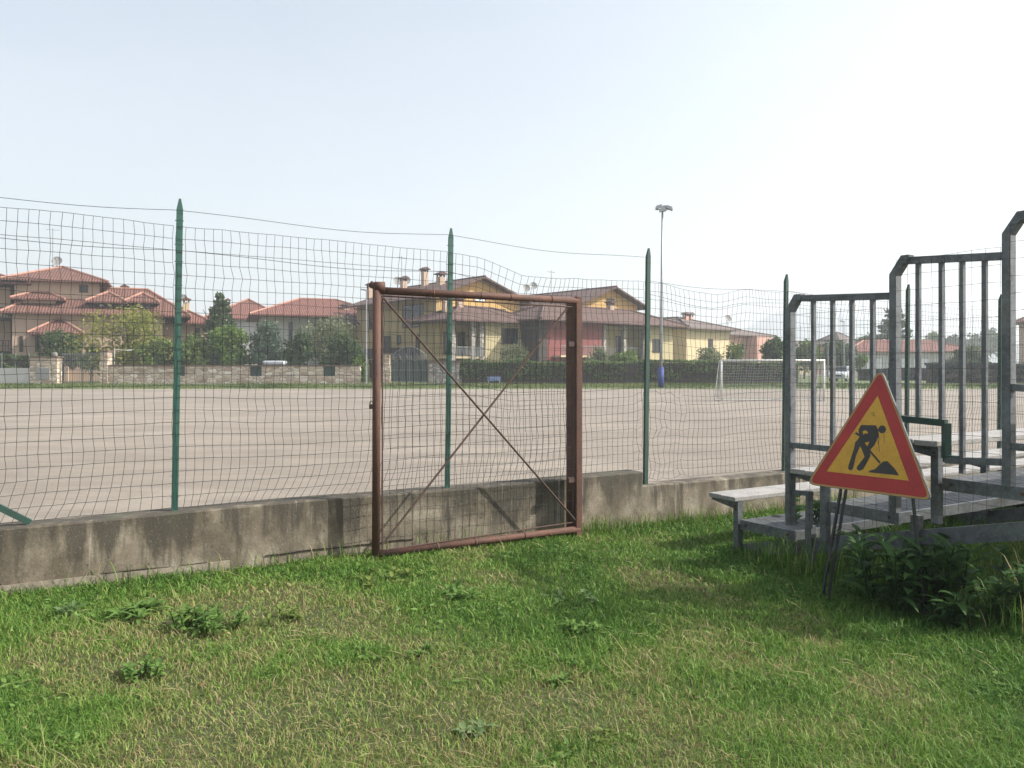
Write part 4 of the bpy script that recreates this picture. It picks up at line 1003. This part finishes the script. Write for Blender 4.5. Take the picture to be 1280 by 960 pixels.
# ------------------------------------------------------------------ street furniture on the far side
YP = 62.8
fl = thing('floodlight_mast', (x_at(826, YP), YP, .15), 'tall grey floodlight mast with blue padded foot at the pitch edge', 'floodlight')
xx = x_at(826, YP); zt = z_at(262, YP)
m = MB(); m.tube([V((xx, YP, .1)), V((xx+.06, YP, zt*.5)), V((xx+.13, YP, zt))], [.13, .105, .075], 10); m.build('pole', M['polegrey'], fl, True)
m = MB(); m.tube([V((xx, YP, .12)), V((xx, YP, z_at(459, YP)))], .24, 12); m.build('padding', M['blue'], fl, True)
m = MB(); m.bar(V((xx-.4, YP, zt)), V((xx+.66, YP, zt)), .08, .08); m.bar(V((xx+.13, YP-.35, zt-.06)), V((xx+.13, YP+.35, zt-.06)), .08, .08); m.build('crossarm', M['polegrey'], fl)
for dx, dy, dz, tl_ in ((-.28, -.1, .18, .25), (.55, 0, .12, -.35), (.0, -.25, -.1, .1), (.3, .25, .2, -.1)):
    c = V((xx+.1+dx, YP+dy, zt+dz)); m = MB(); m.prism([c+V((-.26, -.2, -.1-tl_*.3)), c+V((.26, -.2, -.1+tl_*.3)), c+V((.2, -.2, .14+tl_*.2)), c+V((-.2, -.2, .14-tl_*.2))], (0, .4, 0)); m.build('lamp', M['polegrey'], fl)
def lamppost(px, Y, pyt, label, zg=.36):
    t = thing('street_lamp', (x_at(px, Y), Y, zg), label, 'street lamp'); x = x_at(px, Y); z = z_at(pyt, Y)
    m = MB(); m.tube([V((x, Y, zg-.1)), V((x, Y, z))], [.07, .045], 8); m.build('pole', M['polegrey'], t)
    m = MB(); m.bar(V((x+.05, Y, z)), V((x-.45, Y, z+.08)), .22, .1); m.build('lamp_head', M['polegrey'], t); return t
lamppost(458, 66.5, 363, 'slim pale street lamp at the end of the stone wall')
lamppost(1055, 90, 402, 'slim street lamp behind the goal between the railing bars')
lamppost(1035, 96, 428, 'short distant street lamp left of the slim one behind the goal')

# football goal
YG = 39.0; gx0, gx1 = x_at(902, YG), x_at(1030, YG); gzt = z_at(451, YG)+.02
go = thing('football_goal', ((gx0+gx1)/2, YG, PITCH_Z), 'white football goal with grey net on the gravel pitch', 'goal')
for gx in (gx0, gx1):
    m = MB(); m.tube([V((gx, YG, PITCH_Z)), V((gx, YG, gzt))], .05, 10); m.build('upright', M['whitepaint'], go, True)
m = MB(); m.tube([V((gx0-.05, YG, gzt)), V((gx1+.05, YG, gzt))], .05, 10); m.build('crossbar', M['whitepaint'], go, True)
for gx in (gx0, gx1):
    m = MB(); m.tube([V((gx, YG, gzt)), V((gx, YG+.5, gzt-.02)), V((gx, YG+1.3, PITCH_Z+.03))], .025, 6); m.tube([V((gx, YG, PITCH_Z+.025)), V((gx, YG+1.3, PITCH_Z+.025))], .025, 6); m.build('stay', M['whitepaint'], go)
m = MB(); m.tube([V((gx0, YG+1.3, PITCH_Z+.025)), V((gx1, YG+1.3, PITCH_Z+.025))], .025, 6); m.build('ground_bar', M['whitepaint'], go)
m = MB()
def gn(s, h):
    h2 = h*2.2
    y, z = (YG+1.3-.8*min(h2, 1.6)/1.6, PITCH_Z+(gzt-.02-PITCH_Z)*min(h2, 1.6)/1.6) if h2 < 1.6 else (YG+.5-.5*(h2-1.6)/.6, gzt-.03)
    return V((gx0+(gx1-gx0)*s, y+.05*math.sin(s*9), z-.02*abs(math.sin(s*12))))
wiremesh(m, gn, 0, 1, 1/42, 20, .006)
for gx in (gx0, gx1):
    for k in range(1, 8): f = k/8; m.tube([V((gx, YG, PITCH_Z+(gzt-PITCH_Z)*f)), V((gx, YG+1.3-.8*f, PITCH_Z+(gzt-PITCH_Z)*f))], .006, 3, False)
    for k in range(1, 8): y = YG+1.3*k/8; m.tube([V((gx, y, PITCH_Z)), V((gx, y, PITCH_Z+(gzt-PITCH_Z)*min(1, (1.3-(y-YG))/.8)))], .006, 3, False)
m.build('net', M['netting'], go)

# parked car on the far side
def car(px, Y, label, yaw):
    x = x_at(px, Y); t = thing('parked_car', (x, Y, .38), label, 'car'); th = R(yaw)
    ex, ey = V((math.cos(th), math.sin(th), 0)), V((-math.sin(th), math.cos(th), 0)); o = V((x, Y, .38))
    P_ = lambda a_, b_, z: o+ex*a_+ey*b_+V((0, 0, z))
    m = MB()
    prof_ = [(-1.95, .28), (-1.98, .62), (-1.9, .82), (-1.0, .98), (1.6, .98), (1.86, .92), (1.92, .6), (1.88, .28)]
    m.prism([P_(a_, -.82, z) for a_, z in prof_], ey*1.64); body = m.build('body', M['carwhite'], t, bevel=.08)
    m = MB(); lo_ = [(-1.02, -.76), (1.62, -.76), (1.62, .76), (-1.02, .76)]; hi_ = [(-.35, -.58), (1.3, -.58), (1.3, .58), (-.35, .58)]
    b = [P_(a_, c, .98) for a_, c in lo_]; tq = [P_(a_, c, 1.46) for a_, c in hi_]
    for i in range(4): m.poly([b[i], b[(i+1) % 4], tq[(i+1) % 4], tq[i]])
    m.build('windows', M['glass'], t)
    m = MB(); m.prism([p+V((0, 0, .002)) for p in tq], (0, 0, .05))
    for i in range(4): m.bar(b[i], tq[i]+V((0, 0, .01)), .07, .07)
    m.build('roof', M['carwhite'], t)
    for a_ in (-1.25, 1.2):
        for c in (-.84, .66):
            m = MB(); m.tube([P_(a_, c, .31), P_(a_, c+.18, .31)], .31, 14); wh = m.build('wheel', M['rubber'], t)
            m = MB(); m.tube([P_(a_, c-.01, .31), P_(a_, c+.19, .31)], .19, 10); m.build('rim', M['polegrey'], wh)
    for c in (-.6, .6): m = MB(); m.ball(P_(-1.93, c, .7), .14, sq=(.6, 1, .7)); m.build('headlight', M['blind'], t, True)
    m = MB(); m.obox(P_(-1.99, -.4, .5), ex*.03, ey*.8, V((0, 0, .14))); m.build('grille', M['rubber'], t)
    return t
car(1052, 80, 'small pale grey hatchback parked beyond the goal', 55)
bb = thing('block_barrier', (x_at(1150, 66), 66, .3), 'low white concrete block at the pitch edge behind the sign', 'barrier')
m = MB(); m.box(x_at(1135, 66), x_at(1160, 66), 66, 66.4, .15, z_at(481, 66)); m.build('block', M['white'], bb)

# ------------------------------------------------------------------ near grass, straw and weeds
def grass_layer(n, seed):
    g_ = np.random.default_rng(seed)
    Yv = 2.6+ (g_.random(n)**1.25)*9.6; u = g_.uniform(-1.05, 1.05, n)
    X = u*Yv; s, t = ST(X, Yv); k = (t > .15) & (t < 12.5); return X[k], Yv[k], s[k], t[k]
def tone(X, Y):
    a_ = vnoise(X+30, Y+30, 1.15, 4); b_ = vnoise(X+77, Y+12, .45, 2)
    return a_*.65+b_*.35
X, Y, s, t = grass_layer(680000, 3)
n = len(X); rr = np.random.default_rng(5)
dry = tone(X, Y)                                    # high = bare straw patch
wet = np.clip((1.0-t)/.9, 0, 1)*.12 + np.clip((X-.2)/3, 0, 1)*.17
dry = dry-wet
keep = rr.random(n) < np.clip(1.35-(dry-.52)*5.0, .6, 1)
X, Y, s, t, dry = X[keep], Y[keep], s[keep], t[keep], dry[keep]; n = len(X)
tall = np.clip((.42-t)/.3, 0, 1)*.5*vnoise(X+8, Y+9, 2.5, 2)*1.6*np.clip((s-3.4)/1.2, .08, 1)
near_b = np.exp(-(((s-7.2)/1.6)**2+((t-2.3)/1.3)**2))
H = (.028+.05*rr.random(n)**1.5)*(.65+.9*vnoise(X+5, Y+60, 1.7, 3))*np.clip(1.5-(dry-.36)*2.2, .5, 1.5)+.10*tall*rr.random(n)+.09*near_b*rr.random(n)**2
H *= np.clip(.45+t*1.6, .45, .74)
ang = rr.random(n)*2*np.pi; lean = rr.uniform(.2, 1.5, n)
wd = rr.uniform(.0014, .0032, n)*np.clip(Y/4, .9, 1.9)
la = rr.random(n)*2*np.pi
dX, dY = np.cos(ang)*wd, np.sin(ang)*wd
z0 = gz(X, Y)-.004
b0 = np.stack([X-dX, Y-dY, z0], 1); b1 = np.stack([X+dX, Y+dY, z0], 1)
mx, my, mz = X+np.cos(la)*lean*H*.35, Y+np.sin(la)*lean*H*.35, z0+H*.6
m0 = np.stack([mx-dX*.8, my-dY*.8, mz], 1); m1 = np.stack([mx+dX*.8, my+dY*.8, mz], 1)
tp = np.stack([X+np.cos(la)*lean*H, Y+np.sin(la)*lean*H, z0+H*np.clip(1.08-.3*lean, .5, 1)], 1)
vv = np.stack([b0, b1, m0, m1, tp], 1).reshape(-1, 3)
bi = np.arange(n)[:, None]*5
ff = np.concatenate([bi+np.array([0, 1, 3]), bi+np.array([0, 3, 2]), bi+np.array([2, 3, 4])], 1).reshape(-1, 3)
straw = rr.random(n) < np.clip((dry-.52)*4.5+.03, .02, .42)
tint = np.where(straw, rr.uniform(.72, 1, n), np.clip(.30+(dry-.45)*1.2+rr.normal(size=n)*.15, 0, .62))
gm, nt_, b_ = nmat('lawn_grass', .6)
at_ = N(nt_, 'ShaderNodeAttribute', attribute_name='tint')
col = ramp(nt_, at_.outputs['Fac'], [(0, (.05, .125, .018)), (.3, (.115, .235, .034)), (.6, (.26, .35, .08)), (.74, (.23, .20, .08)), (1, (.42, .34, .18))])
L(nt_, col, b_.inputs['Base Color']); b_.inputs['Specular IOR Level'].default_value = .3
tr_ = N(nt_, 'ShaderNodeBsdfTranslucent'); L(nt_, col, tr_.inputs[0]); mx_ = N(nt_, 'ShaderNodeMixShader'); mx_.inputs[0].default_value = .3
L(nt_, b_.outputs[0], mx_.inputs[1]); L(nt_, tr_.outputs[0], mx_.inputs[2]); L(nt_, mx_.outputs[0], nt_.nodes['Material Output'].inputs[0])
o = fast_obj('lawn_grass', vv, ff, gm, None, np.repeat(tint, 5)); tag(o, 'short patchy green grass with dry straw coloured spots before the wall', 'grass', kind='stuff')

# long dry stalks lying and standing in the lawn
X, Y, s, t = grass_layer(8000, 9); dd = tone(X, Y); k = (dd-np.clip((X-.2)/3, 0, 1)*.1 > .535) & (vnoise(X+9, Y+31, 2.2, 2) > .5) | (rng.random(len(X)) < .05); X, Y, t = X[k], Y[k], t[k]
m = MB(); vs, fs = [], []
n = len(X); la = rng.random(n)*6.28; ln = rng.uniform(.08, .26, n); el = rng.uniform(.02, .6, n)
wv = .0014*np.clip(Y/4, .9, 2); z0 = gz(X, Y)+.012
d = np.stack([np.cos(la)*np.cos(el), np.sin(la)*np.cos(el), np.sin(el)], 1)*ln[:, None]
p = np.stack([X, Y, z0], 1); sd_ = np.stack([-np.sin(la), np.cos(la), np.zeros(n)], 1)*wv[:, None]; up_ = np.array([0, 0, 1])*wv[:, None]
mid = p+d*.55+np.stack([np.zeros(n), np.zeros(n), ln*.06], 1)
vv = np.stack([p-sd_, p+sd_+up_, mid+sd_, mid-sd_+up_, p+d], 1).reshape(-1, 3); bi = np.arange(n)[:, None]*5
ff = np.concatenate([bi+np.array([0, 1, 2]), bi+np.array([0, 2, 3]), bi+np.array([3, 2, 4])], 1).reshape(-1, 3)
o = fast_obj('dry_stalks', vv, ff, gm, None, np.repeat(rng.uniform(.78, 1, n), 5)); tag(o, 'scattered dry straw stalks lying over the lawn', 'straw', kind='stuff')

def leafblade(VV, FF, TT, base, d, up, ln, wd, droop, tint, seg=5):
    """one broad pointed leaf with a folded midrib, appended to lists"""
    d = d.normalized(); side = d.cross(up).normalized(); b = len(VV)
    for i in range(seg+1):
        f = i/seg; c = base+d*ln*f+up*(ln*.35*f-droop*ln*f*f); w_ = wd*(math.sin(math.pi*min(1, f*.92+.08))**.8)*.5
        lift = V((0, 0, w_*.35))
        VV.extend([c-side*w_+lift, c, c+side*w_+lift]); TT.extend([tint]*3)
    for i in range(seg):
        k = b+i*3; FF.append([k, k+1, k+4, k+3]); FF.append([k+1, k+2, k+5, k+4])
def weed(name, X, Y, label, nl, ln, wd, h, leaf='weed', cat='weed', spread=.12, stems=1, group=None):
    z = gz1(X, Y); t = thing(name, (X, Y, z), label, cat, group); VV, FF, TT = [], [], []
    for st in range(stems):
        a0 = random.uniform(0, 6.28); r0 = spread*math.sqrt(random.random()) if stems > 1 else 0
        b0_ = V((X+math.cos(a0)*r0, Y+math.sin(a0)*r0, z)); hh = h*random.uniform(.6, 1)
        top = b0_+V((math.cos(a0)*hh*.3, math.sin(a0)*hh*.3, hh)); m = MB(); m.tube([b0_-V((0, 0, .02)), b0_.lerp(top, .5), top], [.006+h*.006, .005+h*.004, .003], 5); m.build('stem', LEAF[leaf], t)
        for k in range(nl):
            f = (k+.5)/nl; an = k*2.4+random.uniform(-.4, .4); c = b0_.lerp(top, .12+.88*f)
            d = V((math.cos(an), math.sin(an), random.uniform(-.05, .5)+.35*f))
            leafblade(VV, FF, TT, c, d, V((0, 0, 1)), ln*random.uniform(.65, 1.15)*(1-.35*f), wd*random.uniform(.75, 1.2), random.uniform(.25, .75), min(1, max(0, random.gauss(.5, .22))))
    fast_obj('leaves', np.array([tuple(q) for q in VV]), np.array(FF), LEAF[leaf], t, np.array(TT)); return t
def gpt(px, py, it=4):      # where a photo pixel meets the lawn
    Y = 5.0
    for _ in range(20):
        X = (px-640)/1000*Y; Y = Y*.5+.5*(EYE-gz1(X, Y))/((py-460)/1000)
    return (px-640)/1000*Y, Y
for px, py, lab, nl, ln, wd, h_, sp, stn in (
    (262, 790, 'rounded clump of broad leaved weed, biggest in the lawn at left', 9, .10, .035, .15, .20, 16),
    (170, 850, 'small round weed tuft below the biggest clump at left', 7, .07, .026, .09, .10, 9),
    (185, 772, 'spiky long leaved weed near the wall at left', 9, .17, .035, .07, .22, 7),
    (85, 772, 'pointed leaved weed close to the wall left of the spiky one', 8, .13, .03, .06, .10, 4),
    (350, 775, 'loose leafy weed right of the biggest clump', 7, .08, .03, .06, .14, 6),
    (480, 728, 'low broad leaved weed in front of the gate corner', 7, .10, .04, .06, .24, 8),
    (575, 750, 'dark green weed rosette below the middle of the gate', 9, .13, .035, .08, .12, 5),
    (715, 752, 'pale leaved weed patch left of the bleacher shadow', 7, .09, .03, .05, .2, 6),
    (735, 790, 'dense green weed tuft between gate and bleacher shadow', 8, .10, .025, .08, .14, 7),
    (520, 820, 'small fresh green weed tuft in the middle of the lawn', 8, .07, .02, .06, .08, 5),
    (590, 915, 'pale grey green rosette near the bottom edge', 8, .09, .028, .02, .06, 3),
    (700, 860, 'small yellowish green sprout in the lawn centre', 7, .07, .022, .05, .05, 3),
    (745, 925, 'little rosette weed at the bottom right of centre', 8, .07, .024, .03, .07, 3)):
    x, y = gpt(px, py); weed('weed', x, y, lab, nl, ln, wd, h_, {'b': 'weedolive', 'p': 'weedpale', 'l': 'weedolive'}.get(lab[0], 'weed'), spread=sp, stems=stn)
for X_, Y_, lab, nl, ln, wd, h_, stn in (
    (2.88, 5.98, 'tall dark weed with long pointed leaves below the road works sign', 15, .27, .06, .56, 9),
    (3.30, 5.92, 'tall broad leaved weed right of the sign before the bleacher', 15, .27, .075, .58, 10),
    (3.58, 5.78, 'leafy weed with pale drooping leaves near the right edge', 13, .24, .07, .45, 8),
    (3.10, 5.72, 'lower leafy weed at the front edge of the bleacher shadow', 11, .20, .055, .30, 8),
    (2.75, 7.75, 'green vine like weed growing between first seat and footboard', 12, .14, .10, .60, 5)):
    weed('weed', X_, Y_, lab, nl, ln, wd, h_, 'bigweed', spread=.26 if X_ > 2.8 else .1, stems=stn)
# tall rank grass under and beside the bleacher and against the wall
def rank(n, X, Y, hmin, hmax, name, label, tl):
    n = len(X); la = rng.random(n)*6.28; H = rng.uniform(hmin, hmax, n); lean = rng.uniform(.1, .6, n); wv = rng.uniform(.002, .004, n); z0 = gz(X, Y)-.01
    cx, sy = np.cos(la), np.sin(la); ex, ey = -sy*wv, cx*wv; V_ = []
    for f, k in ((0, 1), (.45, .9), (.8, .6)):
        px_, py_, pz_ = X+cx*lean*H*f**2, Y+sy*lean*H*f**2, z0+H*f*(1-.15*lean*f)
        V_ += [np.stack([px_-ex*k, py_-ey*k, pz_], 1), np.stack([px_+ex*k, py_+ey*k, pz_], 1)]
    V_.append(np.stack([X+cx*lean*H*1.2, Y+sy*lean*H*1.2, z0+H*(1-.25*lean)], 1))
    vv = np.stack(V_, 1).reshape(-1, 3); bi = np.arange(n)[:, None]*7
    ff = np.concatenate([bi+np.array(q) for q in ([0, 1, 3], [0, 3, 2], [2, 3, 5], [2, 5, 4], [4, 5, 6])], 1).reshape(-1, 3)
    o = fast_obj(name, vv, ff, gm, None, np.repeat(np.where(rng.random(n) < tl, rng.uniform(.72, 1, n), rng.uniform(.05, .5, n)), 7)); tag(o, label, 'grass', kind='stuff')
k = 9000; s_ = rng.uniform(.3, 3.3, k); r_ = rng.uniform(-.35, 3.0, k); q = [BQ(a_, b_, 0) for a_, b_ in zip(s_, r_)]
rank(k, np.array([p.x for p in q]), np.array([p.y for p in q]), .10, .42, 'rank_grass', 'tall rank grass growing under the bleacher', .07)
k = 1500; s_ = np.concatenate([rng.normal(4.15, .10, 200), rng.uniform(4.2, 8.5, 950), rng.uniform(-1, 4, 350)]); t_ = .15+rng.random(k)**2*.22
X_ = F0.x+FD.x*s_+FN.x*t_; Y_ = F0.y+FD.y*s_+FN.y*t_
rank(k, X_, Y_, .05, .24, 'wall_grass', 'longer grass and stems along the foot of the concrete wall', .22)
k = 320; X_ = rng.normal(3.92, .16, k); Y_ = rng.normal(5.5, .25, k)
rank(k, X_, Y_, .2, .65, 'dry_tall_grass', 'tall dry grass at the right edge beside the bleacher', .7)

# small broad leaves of clover and plantain low in the green patches
X, Y, s, t = grass_layer(110000, 21); dd = tone(X, Y); cl = vnoise(X+15, Y+95, 1.9, 3); k = (dd < .54) & (cl > .52); X, Y = X[k], Y[k]; n = len(X)
sz = rng.uniform(.006, .02, n); v, f, tt = leaves(np.stack([X, Y, gz(X, Y)+rng.uniform(.01, .045, n)], 1), 1.0)
v = v.reshape(n, 4, 3); c_ = v.mean(1, keepdims=True); v = (v-c_)*np.array([1, 1, .45])*sz[:, None, None]*1.3+c_
o = fast_obj('clover_leaves', v.reshape(-1, 3), f, LEAF['weed'], None, tt); tag(o, 'small clover and plantain leaves spread through the green lawn patches', 'ground cover', kind='stuff')

# a few dead leaves blown over the lawn
X, Y, s, t = grass_layer(420, 33); n = len(X); v, f, tt = leaves(np.stack([X, Y, gz(X, Y)+.02], 1), .018)
v = v.reshape(n, 4, 3); c_ = v.mean(1, keepdims=True); v = (v-c_)*np.array([1, 1, .4])+c_
o = fast_obj('fallen_leaves', v.reshape(-1, 3), f, leaf_mat('dead_leaf', (.12, .065, .03), (.36, .24, .12), .15), None, tt); tag(o, 'few brown dead leaves scattered over the lawn', 'leaves', kind='stuff')

GROUPS = {'house': 'houses beyond the gravel pitch', 'tree': 'trees in the far gardens', 'shrub': 'shrubs in the far gardens', 'weed': 'weeds in the lawn and by the bleacher', 'hedge': 'far hedges',
          'pillar': 'stone gate pillars', 'street lamp': 'street lamps on the far side'}
for o in S.objects:
    if o.parent is None and o.get('category') in GROUPS and not o.get('kind'): o['group'] = GROUPS[o['category']]
